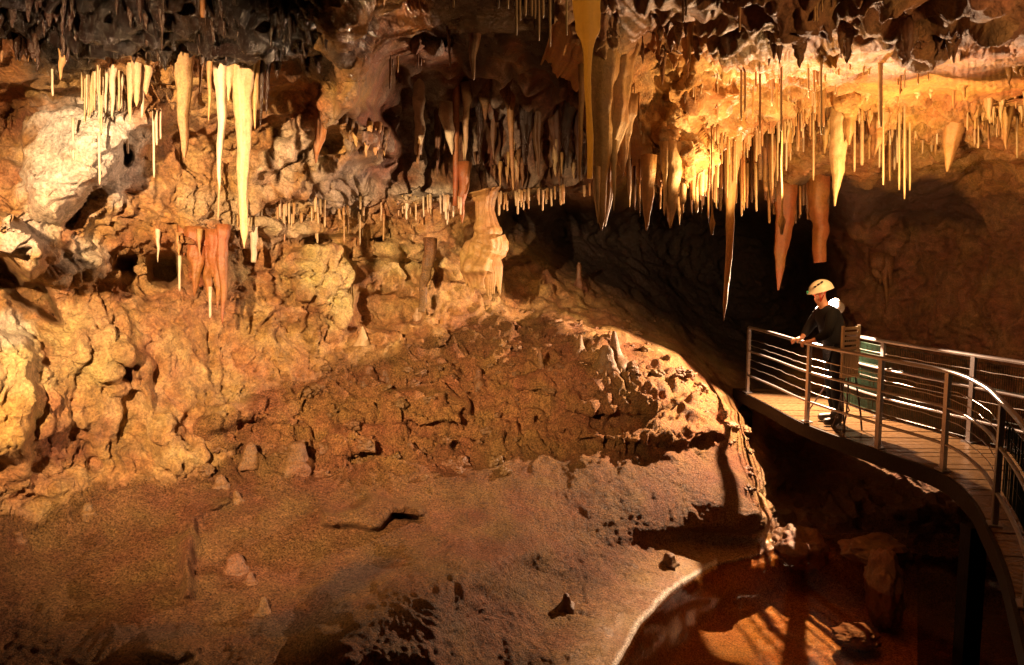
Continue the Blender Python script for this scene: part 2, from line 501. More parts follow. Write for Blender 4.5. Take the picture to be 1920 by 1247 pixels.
# ledge lip in the middle wall and calcite buttress
bulge([(470, 400), (560, 420), (700, 400), (740, 420), (660, 445), (520, 455), (440, 450)], -0.3, 16)
bulge([(540, 460), (650, 455), (668, 520), (662, 600), (640, 622), (618, 600), (560, 560), (520, 500)], -0.35, 12)
bulge([(668, 540), (740, 540), (800, 560), (790, 600), (700, 625), (668, 610)], 0.35, 18)
bulge([(735, 460), (765, 455), (800, 540), (770, 545)], 0.25, 14)
bulge([(640, 455), (740, 440), (870, 470), (940, 500), (940, 545), (880, 545), (780, 500), (680, 470)], -0.3, 18)
bulge([(660, 120), (690, 180), (735, 240), (760, 270), (750, 300), (700, 290), (640, 250), (600, 240), (630, 180)], -0.5, 16)
# centre shelf
bulge([(735, 372), (800, 362), (930, 368), (1110, 350), (1115, 365), (1010, 376), (930, 386), (850, 384), (745, 386)], -0.55, 7)
bulge([(760, 60), (860, 80), (850, 120), (800, 130), (770, 110)], -0.5, 14)
# the lower left pale wall lobe
bulge([(-60, 600), (60, 620), (70, 760), (60, 860), (-60, 880)], -0.35, 20)
bulge([(70, 800), (150, 790), (200, 880), (90, 920), (30, 900)], 0.22, 24)
bulge([(225, 680), (255, 690), (245, 720), (225, 710)], 0.35, 12)
bulge([(130, 590), (240, 600), (300, 720), (230, 760), (120, 700)], -0.2, 40)
# diagonal buttress running down to the floor
bulge([(200, 560), (235, 560), (300, 720), (380, 860), (330, 920), (280, 840), (230, 700)], -0.22, 22)
# knobs and blocks on the mound
bulge([(375, 800), (400, 765), (470, 735), (560, 750), (540, 790), (440, 800), (390, 815)], -0.25, 14)
bulge([(600, 800), (660, 780), (730, 800), (700, 850), (640, 855)], -0.2, 14)
bulge([(730, 745), (800, 730), (870, 760), (870, 800), (800, 810), (740, 790)], -0.28, 12)
bulge([(800, 600), (850, 615), (850, 655), (790, 660), (770, 640)], -0.2, 12)
bulge([(960, 720), (1010, 690), (1150, 690), (1290, 690), (1300, 740), (1240, 770), (1150, 790), (1080, 760), (990, 740)], -0.22, 10)
bulge([(1000, 780), (1100, 800), (1200, 800), (1350, 790), (1370, 820), (1200, 835), (1100, 830)], -0.16, 10)
bulge([(600, 960), (700, 930), (790, 955), (800, 975), (740, 965), (700, 998), (640, 1000), (600, 985)], -0.28, 12)
bulge([(735, 962), (790, 966), (785, 978), (740, 972)], 0.35, 6)
# foreground domes and the broken ridge
bulge([(590, 1300), (560, 1180), (640, 1100), (740, 1040), (860, 985), (960, 985), (1060, 1010), (1040, 1060), (900, 1150), (860, 1300)], -0.24, 90, 10)
bulge([(345, 960), (430, 925), (440, 940), (380, 980), (375, 1060), (372, 1140), (330, 1130), (320, 1040)], -0.26, 26)
bulge([(270, 1190), (340, 1165), (395, 1215), (330, 1240), (260, 1230)], -0.14, 20)
bulge([(1010, 600), (1080, 590), (1120, 618), (1120, 640), (1050, 640), (1000, 625)], -0.2, 14)

# the shore and the bed of the pool
SHORE = [(1050, 1480), (1100, 1360), (1158, 1247), (1200, 1172), (1255, 1112), (1335, 1062), (1430, 1040), (1500, 1010), (1700, 1040), (2300, 1100), (2300, 1480)]
sd0 = poly_sd(SHORE, X1, Y1)
zt = np.where(sd0 < 0, -1.30 - .0016 * sd0, -1.335 - .5 * sstep(0, 100, sd0))
cyv = (623.5 - Y1) / F
dpl = (zt - CAMZ) * (math.cos(PITCH) + cyv * math.sin(PITCH)) / np.minimum(-math.sin(PITCH) + cyv * math.cos(PITCH), -.02)
wpl = sstep(-170, -20, sd0) * sstep(985, 1030, Y1)
D = D * (1 - wpl) + dpl * wpl
# ---- relief
D = blur(D, 2)
P0 = unproj(X1, Y1, D)
Z0 = P0[..., 2]
N0 = grid_normals(blur(P0, 3))


def area(polys, wdt=40):
    m = np.zeros(X1.shape)
    wob = 26 * fbm(np.stack([X1 / 90, Y1 / 90, 0 * X1 + 3.7], -1), 3)
    for p in polys:
        m = np.maximum(m, sstep(-wdt, wdt, poly_sd(p, X1, Y1) + wob))
    return m


FLOOR_POLY = [(-500, 1010), (60, 965), (190, 905), (330, 900), (420, 860), (380, 800), (520, 730), (640, 680), (800, 655), (860, 610), (940, 592), (1080, 604), (1150, 630), (1290, 668), (1400, 790), (1440, 1000), (1700, 960), (1900, 960), (2400, 960), (2400, 1600), (-500, 1600)]
SMOOTH_POLY = [(-500, 1020), (100, 980), (200, 930), (420, 900), (560, 900), (800, 880), (950, 830), (1150, 850), (1390, 830), (1420, 900), (1420, 1600), (-500, 1600)]
KNOB_POLY = [(380, 810), (540, 720), (820, 690), (1000, 660), (1290, 670), (1380, 800), (1240, 840), (1100, 850), (900, 840), (700, 880), (500, 850)]
ROOF_POLY = [(-500, -400), (2400, -400), (2400, 330), (1850, 320), (1450, 330), (1300, 200), (1180, 140), (1080, 90), (900, 100), (780, 60), (700, 150), (640, 170), (560, 130), (460, 140), (320, 110), (230, 130), (100, 130), (0, 110), (-500, 100)]
FLUTE_POLY = [(690, 90), (780, 60), (1110, 60), (1130, 360), (740, 365), (640, 300)]
PILLOW_POLY = [(30, 190), (320, 180), (340, 230), (230, 350), (130, 430), (40, 420)]
m_floor = area([FLOOR_POLY], 20)
m_smooth = area([SMOOTH_POLY], 30)
m_knob = area([KNOB_POLY], 60)
m_roof = area([ROOF_POLY], 20)
m_flute = area([FLUTE_POLY], 30)
m_pillow = area([PILLOW_POLY], 14)
m_low = area([[(1440, 335), (1800, 330), (1850, 420), (1560, 420), (1440, 390)]], 12)

m_right = area([[(1530, 400), (2400, 300), (2400, 900), (1530, 800)]], 30)

wp = P0 + 0.22 * np.stack([fbm(P0 * 1.3, 2), fbm(P0 * 1.3 + 50, 2), fbm(P0 * 1.3 + 90, 2)], -1)
# how coarse the mesh is locally, so relief finer than it is left to the material
spc = np.maximum(np.linalg.norm(np.gradient(P0, axis=0), axis=-1), np.linalg.norm(np.gradient(P0, axis=1), axis=-1))
spc = blur(spc, 3)


def att(lam, sp=None):
    return sstep(1.6, 4.5, lam / (spc if sp is None else sp))


def fbm_s(P, f, oct, gain=.55, rg=False, sp=None):
    r = 0; a_ = 1.0
    f = np.array(f, float) * np.ones(3)
    for k in range(oct):
        q = perlin(P * f + 17.3 * k)
        if rg:
            q = 1 - 2 * np.abs(q) - .45
        r = r + a_ * q * att(1.0 / f.max(), sp)
        f = f * 2.05; a_ *= gain
    return r


big = fbm_s(wp, 1.1, 2)
rid = fbm_s(wp, [1.7, 1.7, 2.4], 5, .55, True)
med = fbm_s(wp, 4.2, 5, .62)
fine = fbm_s(wp, 15, 3, .65)
wl1 = (worley(wp * 3.4) - .5) * att(.3)
wl2 = (worley(wp * np.array([8.5, 8.5, 7.0])) - .5) * att(.12)
wl3 = (worley(wp * 17.0) - .5) * att(.06)
fc1 = facets((wp + .03 * fbm_s(P0, 6, 2)[..., None]) * np.array([2.3, 2.3, 3.2])) * att(.3)
fc2 = facets((wp + .02 * fbm_s(P0, 14, 2)[..., None]) * np.array([6.5, 6.5, 8.0])) * att(.13)
flute = fbm_s(wp, [5.2, 3.2, 0.7], 4, .6)
flute_f = fbm_s(wp, [12, 9, 1.3], 3, .6, True)
drip = fbm_s(wp, [9.0, 9.0, 1.6], 4, .6)
crk = np.abs(perlin(wp * 1.5 + 61)) + .35 * np.abs(perlin(wp * 3.7 + 31))
crack = -sstep(.07, .0, crk) * att(.15)
crust = fbm_s(wp, [9, 9, 7], 5, .78)
sharp = fbm_s(wp + 7, [3.1, 3.1, 4.0], 5, .62, True)
pit = -sstep(.25, .55, fbm_s(wp + 13, 2.2, 3)) 

h_wall = 0.055 * fc1 + 0.026 * fc2 + 0.10 * big + 0.03 * rid + 0.05 * sharp + 0.03 * med + 0.036 * crust - 0.015 * wl2 - 0.012 * wl3 + 0.035 * flute + .05 * crack + .06 * pit
rgh = sstep(880, 1050, X1)
h_floor = (.008 * crust + .010 * fc2) * rgh + 0.045 * big + .015 * sharp * sstep(-.1, .4, perlin(wp * .8 + 3)) + 0.014 * med + 0.012 * fine + 0.010 * fbm_s(wp, 24, 2, .8)
h_knob = 0.09 * fc1 + 0.05 * fc2 + 0.12 * big + 0.03 * rid + 0.05 * sharp + 0.04 * med + 0.05 * crust - 0.03 * wl2 + .04 * crack
h_roof = 0.07 * fc1 + 0.035 * fc2 + 0.14 * big + 0.08 * rid + 0.10 * drip + 0.02 * fine + .03 * crust
h_flute = 0.26 * flute + 0.07 * flute_f + 0.04 * med + 0.02 * fine
h_pill = 0.05 * fc1 + .025 * fc2 + 0.05 * big + 0.025 * med - 0.10 * wl1 - 0.04 * wl2 + 0.012 * fine + .05 * crack
h_low = 0.07 * fbm_s(P0, [2.0, 9.0, 4.0], 4, .55, True) + 0.04 * med
h_right = 0.08 * fc1 + .035 * fc2 + 0.14 * big + 0.10 * flute + 0.05 * rid + 0.05 * med + 0.02 * fine
H = h_wall * (1 - m_floor)
H = H * (1 - m_roof) + h_roof * m_roof
H = H * (1 - m_flute) + h_flute * m_flute
H = H * (1 - m_pillow) + h_pill * m_pillow
H = H * (1 - m_right) + h_right * m_right
H = H * (1 - m_low) + h_low * m_low
mf = h_knob * (1 - m_smooth) + h_floor * m_smooth
mf = mf * (1 - m_knob) + h_knob * m_knob
H = H * (1 - m_floor) + mf * m_floor
flat_low = area([[(-90, 560), (420, 560), (430, 850), (300, 900), (-90, 920)]], 40)
H = H * (1 - flat_low) + flat_low * (0.03 * fc1 + .018 * fc2 + 0.06 * big + .03 * sharp + .02 * med + .03 * crust + .07 * flute + .02 * flute_f + .04 * crack)
H = H * (1 - .85 * sstep(-110, -10, sd0) * (Y1 > 990))
H = H * (1 - .75 * sstep(.05, .14, spc) * (1 - m_roof) * (1 - m_low))
# the pool bottom stays under water: see POOLZ below
P1 = P0 + N0 * H[..., None]

# ---- mineral colour (what the rock is made of, plus some painted shade and glint)
def C(*c):
    return np.array(c)


col = np.zeros(X1.shape + (3,)) + C(0.45, 0.24, 0.085)
def paint(mask, c):
    global col
    mask = np.clip(mask, 0, 1)[..., None]
    col = col * (1 - mask) + np.array(c) * mask


ns = fbm(P0 * 1.7 + 9, 4, 0.6)
ns2 = fbm(P0 * 4.1 + 40, 4, 0.6)
paint(sstep(0.05, 0.45, ns) * 0.7, (0.52, 0.32, 0.14))
paint(sstep(0.0, 0.4, -ns2) * 0.35, (0.32, 0.14, 0.045))
paint(sstep(0.2, 0.5, ns2) * 0.35, (0.56, 0.38, 0.18))
paint(sstep(0.3, 0.6, fbm(P0 * 2.6 + 77, 4)) * 0.5, (0.22, 0.10, 0.04))
# pale calcite patches
def patch(cx, cy, rx, ry, c, k=1.0, rot=0.0):
    b = blob(X1, Y1, cx, cy, rx, ry, rot)
    paint(sstep(0.25, 0.75, b + 0.22 * ns2 + 0.12 * ns) * k, c)


WHITE = (0.70, 0.64, 0.57)
patch(170, 250, 150, 75, WHITE)
patch(110, 330, 90, 100, (0.62, 0.55, 0.46), 0.95)
patch(215, 320, 70, 60, (0.66, 0.60, 0.54), 0.9)
patch(130, 270, 45, 40, (0.42, 0.38, 0.36), 0.6)
patch(90, 400, 60, 60, (0.58, 0.47, 0.33), 0.8)
patch(50, 440, 50, 50, (0.50, 0.40, 0.33), 0.9)
patch(150, 480, 70, 50, (0.50, 0.42, 0.32), 0.8)
patch(570, 250, 90, 50, (0.58, 0.44, 0.30), 0.8, -40)
patch(540, 300, 140, 40, (0.62, 0.48, 0.33), 0.75, -38)
patch(400, 390, 90, 40, (0.60, 0.44, 0.26), 0.7)
patch(500, 430, 120, 40, (0.52, 0.40, 0.24), 0.8)
patch(640, 350, 90, 60, (0.46, 0.38, 0.31), 0.8)
patch(700, 310, 70, 60, (0.42, 0.36, 0.32), 0.8)
patch(600, 500, 70, 60, (0.60, 0.44, 0.18), 0.9)
patch(640, 540, 36, 80, (0.66, 0.50, 0.22), 0.9)
patch(760, 480, 120, 45, (0.56, 0.40, 0.17), 0.8)
patch(420, 500, 50, 40, (0.50, 0.36, 0.18), 0.8)
patch(30, 680, 70, 100, (0.62, 0.46, 0.20), 0.9)
patch(20, 620, 60, 50, (0.62, 0.54, 0.42), 0.8)
patch(30, 800, 60, 80, (0.55, 0.34, 0.10), 0.9)
patch(160, 660, 90, 90, (0.52, 0.36, 0.15), 0.8)
patch(120, 830, 90, 50, (0.24, 0.09, 0.035), 0.8)
patch(300, 450, 110, 30, (0.36, 0.17, 0.055), 0.6)
patch(380, 490, 50, 60, (0.32, 0.11, 0.03), 0.95)
patch(300, 420, 90, 50, (0.42, 0.20, 0.06), 0.6)
patch(580, 190, 50, 50, (0.46, 0.19, 0.05), 0.9)
patch(20, 180, 40, 120, (0.36, 0.15, 0.045), 0.9)
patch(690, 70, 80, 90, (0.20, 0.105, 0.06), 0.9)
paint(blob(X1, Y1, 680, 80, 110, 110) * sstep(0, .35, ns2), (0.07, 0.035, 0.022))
patch(700, 280, 60, 30, (0.56, 0.35, 0.12), 0.7)
# mineral of the alcove: grey flowstone over rust
paint(m_flute * 0.9, (0.17, 0.065, 0.03))
paint(m_flute * sstep(-0.05, 0.3, flute) * 0.75, (0.36, 0.29, 0.235))
patch(800, 220, 40, 120, (0.40, 0.35, 0.31), 0.8)
patch(950, 180, 40, 70, (0.40, 0.35, 0.31), 0.8)
patch(890, 150, 30, 90, (0.10, 0.05, 0.035), 0.8)
patch(1040, 160, 70, 110, (0.13, 0.05, 0.025), 0.9)
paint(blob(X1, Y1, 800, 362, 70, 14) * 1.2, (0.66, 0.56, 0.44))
# black manganese-stained wet roof, then painted shade above the alcove
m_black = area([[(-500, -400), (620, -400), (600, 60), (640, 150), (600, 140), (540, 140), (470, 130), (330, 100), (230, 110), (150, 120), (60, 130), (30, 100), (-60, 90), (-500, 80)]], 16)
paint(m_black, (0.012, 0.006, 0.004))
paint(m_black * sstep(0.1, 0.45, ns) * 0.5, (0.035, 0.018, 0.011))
paint(area([[(760, -400), (1180, -400), (1150, 90), (1050, 150), (960, 90), (880, 130), (800, 70)]], 20) * .95, (0.03, 0.014, 0.009))  # shadow of the overhang above the alcove, painted as dark rock
# clay floor
FL = (0.205, 0.096, 0.041)
paint(m_floor * 0.92, FL)
paint(m_floor * sstep(0.1, 0.5, ns) * 0.4, (0.29, 0.140, 0.058))
paint(m_floor * sstep(0.1, 0.5, -ns) * 0.4, (0.155, 0.066, 0.026))
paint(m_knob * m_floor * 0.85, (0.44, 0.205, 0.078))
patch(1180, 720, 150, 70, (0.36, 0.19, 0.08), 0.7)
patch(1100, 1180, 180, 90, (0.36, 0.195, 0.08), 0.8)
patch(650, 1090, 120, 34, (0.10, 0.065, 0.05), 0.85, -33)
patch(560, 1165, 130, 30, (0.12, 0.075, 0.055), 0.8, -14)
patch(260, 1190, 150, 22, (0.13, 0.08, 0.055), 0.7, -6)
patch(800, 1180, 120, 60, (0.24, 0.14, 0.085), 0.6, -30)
# right wall
paint(m_right * 0.95, (0.20, 0.09, 0.045))
paint(m_right * sstep(0.0, 0.4, ns) * 0.6, (0.30, 0.16, 0.085))
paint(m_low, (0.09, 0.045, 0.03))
paint(area([[(930, 370), (1560, 370), (1570, 600), (1430, 760), (1300, 655), (1140, 550), (1010, 470), (930, 430)]], 40) * 0.97, (0.022, 0.010, 0.006))  # darkness of the unlit chamber behind, painted into the rock colour
paint(blob(X1, Y1, 1130, 480, 190, 80, 30) * 1.3, (0.03, 0.014, 0.008))  # same painted darkness carried over the slope into the chamber
# slope below the walkway
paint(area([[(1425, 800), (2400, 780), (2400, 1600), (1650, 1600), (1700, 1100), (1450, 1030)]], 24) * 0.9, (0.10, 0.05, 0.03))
paint(sstep(0, 40, sd0) * (Y1 > 990) * (X1 < 1720) * .9, (0.46, 0.25, 0.09))
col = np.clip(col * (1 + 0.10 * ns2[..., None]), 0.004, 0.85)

# lit shore and its bright glint by the water, painted into the clay
sd = sd0
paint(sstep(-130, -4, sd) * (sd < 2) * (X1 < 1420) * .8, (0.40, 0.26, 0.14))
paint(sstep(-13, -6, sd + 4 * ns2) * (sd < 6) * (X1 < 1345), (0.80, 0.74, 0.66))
# pool bed: push everything right of the shore below the water level
POOLZ = -1.32
sd = sd0
# intended water plane point for each pixel below the horizon
dry = 1 - .95 * sstep(-150, -6, sd0 + 26 * ns2) * (Y1 > 1000)


def sheet_faces(ny, nx):
    i = np.arange(ny * nx).reshape(ny, nx)
    return np.stack([i[:-1, :-1], i[1:, :-1], i[1:, 1:], i[:-1, 1:]], -1)


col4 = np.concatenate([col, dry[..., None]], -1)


def emit(name, P, colr, fmask, mat):
    ny, nx = P.shape[:2]
    q = sheet_faces(ny, nx)[fmask]
    ids, inv = np.unique(q.ravel(), return_inverse=True)
    me = mesh_np(name, P.reshape(-1, 3)[ids], inv.reshape(-1, 4))
    set_col(me, "mineral", colr.reshape(-1, colr.shape[-1])[ids])
    me.materials.append(mat)
    o = link(name, me)
    o['kind'] = 'structure'
    return o


fm = lambda a: a[:-1, :-1]
is_floor = fm(m_floor) > 0.5
is_roof = (fm(m_roof) > 0.5) & ~is_floor
is_right = (fm(X1) > 1180) & ~is_floor & ~is_roof
is_left = ~is_floor & ~is_roof & ~is_right
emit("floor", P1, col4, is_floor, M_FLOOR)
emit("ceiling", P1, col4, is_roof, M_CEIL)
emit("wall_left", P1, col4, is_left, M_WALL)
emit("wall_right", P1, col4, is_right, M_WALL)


def on_rock(px, py):
    """the rock surface behind pixel (px, py)"""
    j = min(int(np.searchsorted(GX, px)), len(GX) - 1); i = min(int(np.searchsorted(GY, py)), len(GY) - 1)
    return Vector(P1[i, j])


# water of the pool
m, nt, b = newmat("pool_water")
nt.nodes.remove(b)
out = [n for n in nt.nodes if n.type == 'OUTPUT_MATERIAL'][0]
tr = nd(nt, 'ShaderNodeBsdfTransparent'); tr.inputs[0].default_value = (0.88, 0.70, 0.48, 1)
gl = nd(nt, 'ShaderNodeBsdfGlossy'); gl.inputs['Roughness'].default_value = 0.07
fr = nd(nt, 'ShaderNodeFresnel'); fr.inputs[0].default_value = 1.33
bpn = nd(nt, 'ShaderNodeTexNoise'); bpn.inputs['Scale'].default_value = 3.0; bpn.inputs['Detail'].default_value = 2
bp = nd(nt, 'ShaderNodeBump'); bp.inputs['Strength'].default_value = 0.05; bp.inputs['Distance'].default_value = 0.02
g2 = nd(nt, 'ShaderNodeNewGeometry'); nt.links.new(g2.outputs['Position'], bpn.inputs['Vector'])
nt.links.new(bpn.outputs[0], bp.inputs['Height'])
nt.links.new(bp.outputs[0], gl.inputs['Normal']); nt.links.new(bp.outputs[0], fr.inputs['Normal'])
ms = nd(nt, 'ShaderNodeMixShader')
nt.links.new(fr.outputs[0], ms.inputs[0]); nt.links.new(tr.outputs[0], ms.inputs[1]); nt.links.new(gl.outputs[0], ms.inputs[2])
nt.links.new(ms.outputs[0], out.inputs[0])
xs = [(0.4, 5.0), (8.0, 5.0), (8.0, 10.0), (0.9, 10.0)]
me = mesh_np("pool_water", [(x, y, POOLZ) for x, y in [(0.2, 4.2), (8, 4.2), (8, 10.4), (0.2, 10.4)]], [(0, 1, 2, 3)])
me.materials.append(m)
o = link("pool_water", me); o['kind'] = 'structure'

# ------------------------------------------------------------------ the low roof slab over the walkway, with its hanging lip
LIP = [(1040, 40), (1110, 70), (1160, 105), (1190, 215), (1230, 300), (1290, 348), (1330, 318), (1375, 268), (1440, 240), (1500, 222), (1560, 246), (1650, 244), (1720, 228), (1800, 220), (1900, 196), (2000, 175), (2320, 140)]
CT2 = [
    (1000, -300, 3.9), (1300, -300, 3.9), (1700, -300, 3.9), (2320, -300, 3.7), (1000, -100, 4.9), (1300, -100, 4.7), (1700, -100, 4.6), (2320, -100, 4.3),
    (1040, 0, 5.9), (1150, 0, 5.7), (1300, 0, 5.3), (1500, 0, 5.0), (1700, 0, 4.9), (1900, 0, 4.8), (2320, 0, 4.6),
    (1040, 40, 6.3), (1110, 70, 6.5), (1160, 100, 6.7), (1300, 40, 6.2), (1380, 45, 5.6), (1500, 55, 5.25), (1700, 55, 5.2), (1850, 50, 5.1), (1500, 86, 5.4), (1700, 92, 5.4), (1850, 80, 5.35), (2320, 80, 4.8),
    (1220, 100, 7.2), (1300, 110, 7.3), (1400, 112, 7.0), (1500, 112, 6.9), (1650, 112, 6.8), (1800, 112, 6.6), (2000, 108, 6.3),
    (1230, 180, 7.6), (1300, 180, 7.9), (1360, 180, 8.3), (1450, 150, 8.1), (1600, 145, 8.0), (1750, 145, 7.9), (1900, 140, 7.7),
    (1260, 250, 7.75), (1300, 260, 7.85), (1290, 345, 7.7), (1230, 300, 7.7), (1340, 290, 7.95), (1360, 225, 8.5), (1400, 205, 8.9), (1440, 235, 9.3),
    (1500, 190, 9.1), (1500, 222, 9.5), (1600, 190, 9.2), (1600, 235, 9.9), (1750, 190, 9.3), (1750, 222, 9.9), (1900, 170, 8.8), (1900, 194, 9.3), (2320, 130, 7.2),
]
lx = np.array([p[0] for p in LIP], float); ly = np.array([p[1] for p in LIP], float)
NX2, NV = 460, 260
px2 = np.linspace(1040, 2300, NX2)
vv = np.concatenate([np.linspace(0, 1, NV)])
lipy = np.interp(px2, lx, ly) + 10 * perlin(np.stack([px2 / 22, 0 * px2, 0 * px2], -1)) + 7 * perlin(np.stack([px2 / 9, 0 * px2 + 5, 0 * px2], -1))
top = -280.0
# finer rows near the visible part
vy = vv ** 0.62
X2 = np.repeat(px2[None], NV, 0)
Y2 = top + (lipy[None] - top) * vy[:, None]
D2 = rbf(CT2, X2, Y2)


def roof_depth(px, py):
    return float(rbf(CT2, np.array([[px]], float), np.array([[py]], float))[0, 0])


def bulge2(poly, amt, wdt):
    global D2
    wob = 12 * fbm(np.stack([X2 / 55, Y2 / 55, 0 * X2 + amt * 9], -1), 3)
    D2 = D2 + amt * sstep(0, wdt, poly_sd(poly, X2, Y2) + wob)


for (cx, cy, rx, ry, a) in [(1300, 165, 36, 40, -.30), (1372, 205, 46, 44, -.45), (1450, 205, 34, 30, -.3), (1260, 235, 30, 34, -.3), (1300, 290, 34, 36, -.25), (1515, 195, 30, 20, -.2),
                            (1600, 205, 40, 26, -.3), (1660, 212, 30, 24, -.25), (1735, 205, 44, 22, -.3), (1810, 200, 36, 22, -.3), (1890, 175, 40, 22, -.3), (1590, 190, 30, 16, -.3),
                            (1350, 90, 50, 26, -.5), (1440, 78, 50, 30, -.3), (1560, 88, 44, 26, .35), (1620, 92, 30, 22, -.3), (1690, 92, 26, 24, .3), (1740, 95, 34, 24, -.35), (1830, 78, 50, 30, .3), (1890, 60, 50, 30, -.2)]:
    D2 = D2 + a * blob(X2, Y2, cx, cy, rx, ry, 0, 3.0)
D2 = blur(D2, 1)
R0 = unproj(X2, Y2, D2)
M0 = grid_normals(blur(R0, 2))
wq = R0 + 0.18 * np.stack([fbm(R0 * 1.6, 2), fbm(R0 * 1.6 + 50, 2), fbm(R0 * 1.6 + 90, 2)], -1)
lumpy = sstep(112, 70, Y2 + 10 * fbm(R0 * 3, 2))
flat = sstep(1500, 1700, X2) * sstep(100, 118, Y2) * sstep(200, 175, Y2)
sp2 = blur(np.maximum(np.linalg.norm(np.gradient(R0, axis=0), axis=-1), np.linalg.norm(np.gradient(R0, axis=1), axis=-1)), 2)
hh = 0.12 * fbm_s(wq, 1.5, 2, sp=sp2) + 0.05 * fbm_s(wq, [3, 3, 2.0], 4, .55, True, sp2) + 0.07 * fbm_s(wq, [6, 6, 2.5], 4, .6, False, sp2) - 0.07 * (worley(wq * 4.0) - .5) * att(.25, sp2) - 0.03 * (worley(wq * 10) - .5) * att(.1, sp2)
hh = hh + (0.05 * facets(wq * 2.6) * att(.3, sp2) + 0.03 * facets(wq * 7) * att(.13, sp2))
hl = 0.12 * fbm_s(wq, 2.2, 2, sp=sp2) + 0.13 * fbm_s(wq, [7.0, 5.0, 1.8], 4, .55, False, sp2)
h2 = hh * (1 - lumpy) + hl * lumpy
h2 = h2 * (1 - 0.72 * flat)
R1 = R0 + M0 * h2[..., None]
# the lip curls back and up, so the slab has a thickness
rows = [R1]
last = R1[-1]
for k, (dy, dz) in enumerate([(0.10, -0.03), (0.30, 0.03), (0.7, 0.08), (1.4, 0.12), (3.0, 0.3)]):
    q = last.copy(); q[:, 1] += dy; q[:, 2] += dz
    q += (0.05 * fbm(q * 5 + k, 3))[..., None]
    rows.append(q[None])
R2 = np.concatenate(rows, 0)
c2 = np.zeros(R2.shape) + np.array([0.44, 0.23, 0.08])
e1 = fbm(R2 * 2.0 + 5, 4, .6); e2 = fbm(R2 * 5 + 25, 4, .6)
def paint2(mask, c):
    global c2
    mask = np.clip(mask, 0, 1)[..., None]
    c2 = c2 * (1 - mask) + np.array(c) * mask
paint2(sstep(0, .4, e1) * .7, (0.60, 0.41, 0.20))
paint2(sstep(0, .4, -e2) * .5, (0.34, 0.15, 0.045))
lump_full = np.concatenate([lumpy, np.zeros((5, NX2))], 0)
flat_full = np.concatenate([flat, np.zeros((5, NX2))], 0)
paint2(flat_full * .7, (0.44, 0.20, 0.055))
paint2(lump_full * .9, (0.22, 0.10, 0.042))
paint2(lump_full * sstep(.1, .5, e1) * .5, (0.34, 0.18, 0.09))
paint2(sstep(-0.1, .35, e2) * blob(np.vstack([X2, np.repeat(X2[-1:], 5, 0)]), np.vstack([Y2, np.repeat(Y2[-1:], 5, 0)]), 1300, 270, 70, 70), (0.66, 0.52, 0.32))
emit("roof_ceiling", R2, np.clip(c2, 0.01, .8), np.ones((R2.shape[0] - 1, NX2 - 1), bool), M_SLAB)


# ------------------------------------------------------------------ hanging and standing dripstone
def tube(axis, rad, n=10, seed=0, rib=0.0, ribk=5, rough=0.0, close=True, flat=None):
    """a round, slightly irregular body along a list of axis points"""
    axis = np.asarray(axis, float); rad = np.asarray(rad, float)
    m_ = len(axis)
    th = np.linspace(0, 2 * np.pi, n, endpoint=False)
    rs = np.random.RandomState(seed + 11)
    ph = rs.uniform(0, 6.28, 4)
    T = np.gradient(axis, axis=0); T /= np.linalg.norm(T, axis=1)[:, None] + 1e-9
    up = np.array([0, 1.0, 0]) if abs(T[0, 1]) < 0.8 else np.array([1.0, 0, 0])
    A = np.cross(T, up); A /= np.linalg.norm(A, axis=1)[:, None] + 1e-9
    B = np.cross(T, A)
    mod = 1 + rib * (np.sin(ribk * th + ph[0]) * 0.6 + np.sin((ribk * 2 + 1) * th + ph[1]) * 0.4 + np.sin(2 * th + ph[2]) * .7)
    R = rad[:, None] * mod[None]
    sx = 1.0 if flat is None else flat
    V = axis[:, None] + (A[:, None] * np.cos(th)[None, :, None] + B[:, None] * (np.sin(th) * sx)[None, :, None]) * R[..., None]
    if rough:
        k = 0.55 / max(rad.max(), 0.01)
        k = min(k, 26)
        nz = fbm(V * np.array([k, k, k * .6]) + seed, 3, .6) * rough
        out = V - axis[:, None]
        V = V + out * nz[..., None]
    V = V.reshape(-1, 3)
    i = np.arange(m_ * n).reshape(m_, n)
    j = np.roll(i, -1, 1)
    Q = np.stack([i[:-1], i[1:], j[1:], j[:-1]], -1).reshape(-1, 4)
    if close:
        V = np.vstack([V, axis[0], axis[-1]])
        a, b_ = len(V) - 2, len(V) - 1
        c0 = np.stack([i[0], j[0], np.full(n, a), np.full(n, a)], -1)
        # caps as quads with a repeated corner are avoided: use triangle fans folded into quads of two fans
        return V, Q, (i[0], i[-1], a, b_)
    return V, Q, None


def tube_mesh(name, *args, **kw):
    V, Q, cap = tube(*args, **kw)
    me = bpy.data.meshes.new(name)
    faces = [tuple(q) for q in Q]
    if cap:
        r0, r1, a, b_ = cap
        n = len(r0)
        for k in range(n):
            faces.append((int(r0[k]), int(r0[(k + 1) % n]), a))
            faces.append((int(r1[(k + 1) % n]), int(r1[k]), b_))
    me.from_pydata([tuple(v) for v in V], [], faces)
    me.polygons.foreach_set("use_smooth", np.full(len(me.polygons), True))
    me.update()
    return me


SEED = [0]


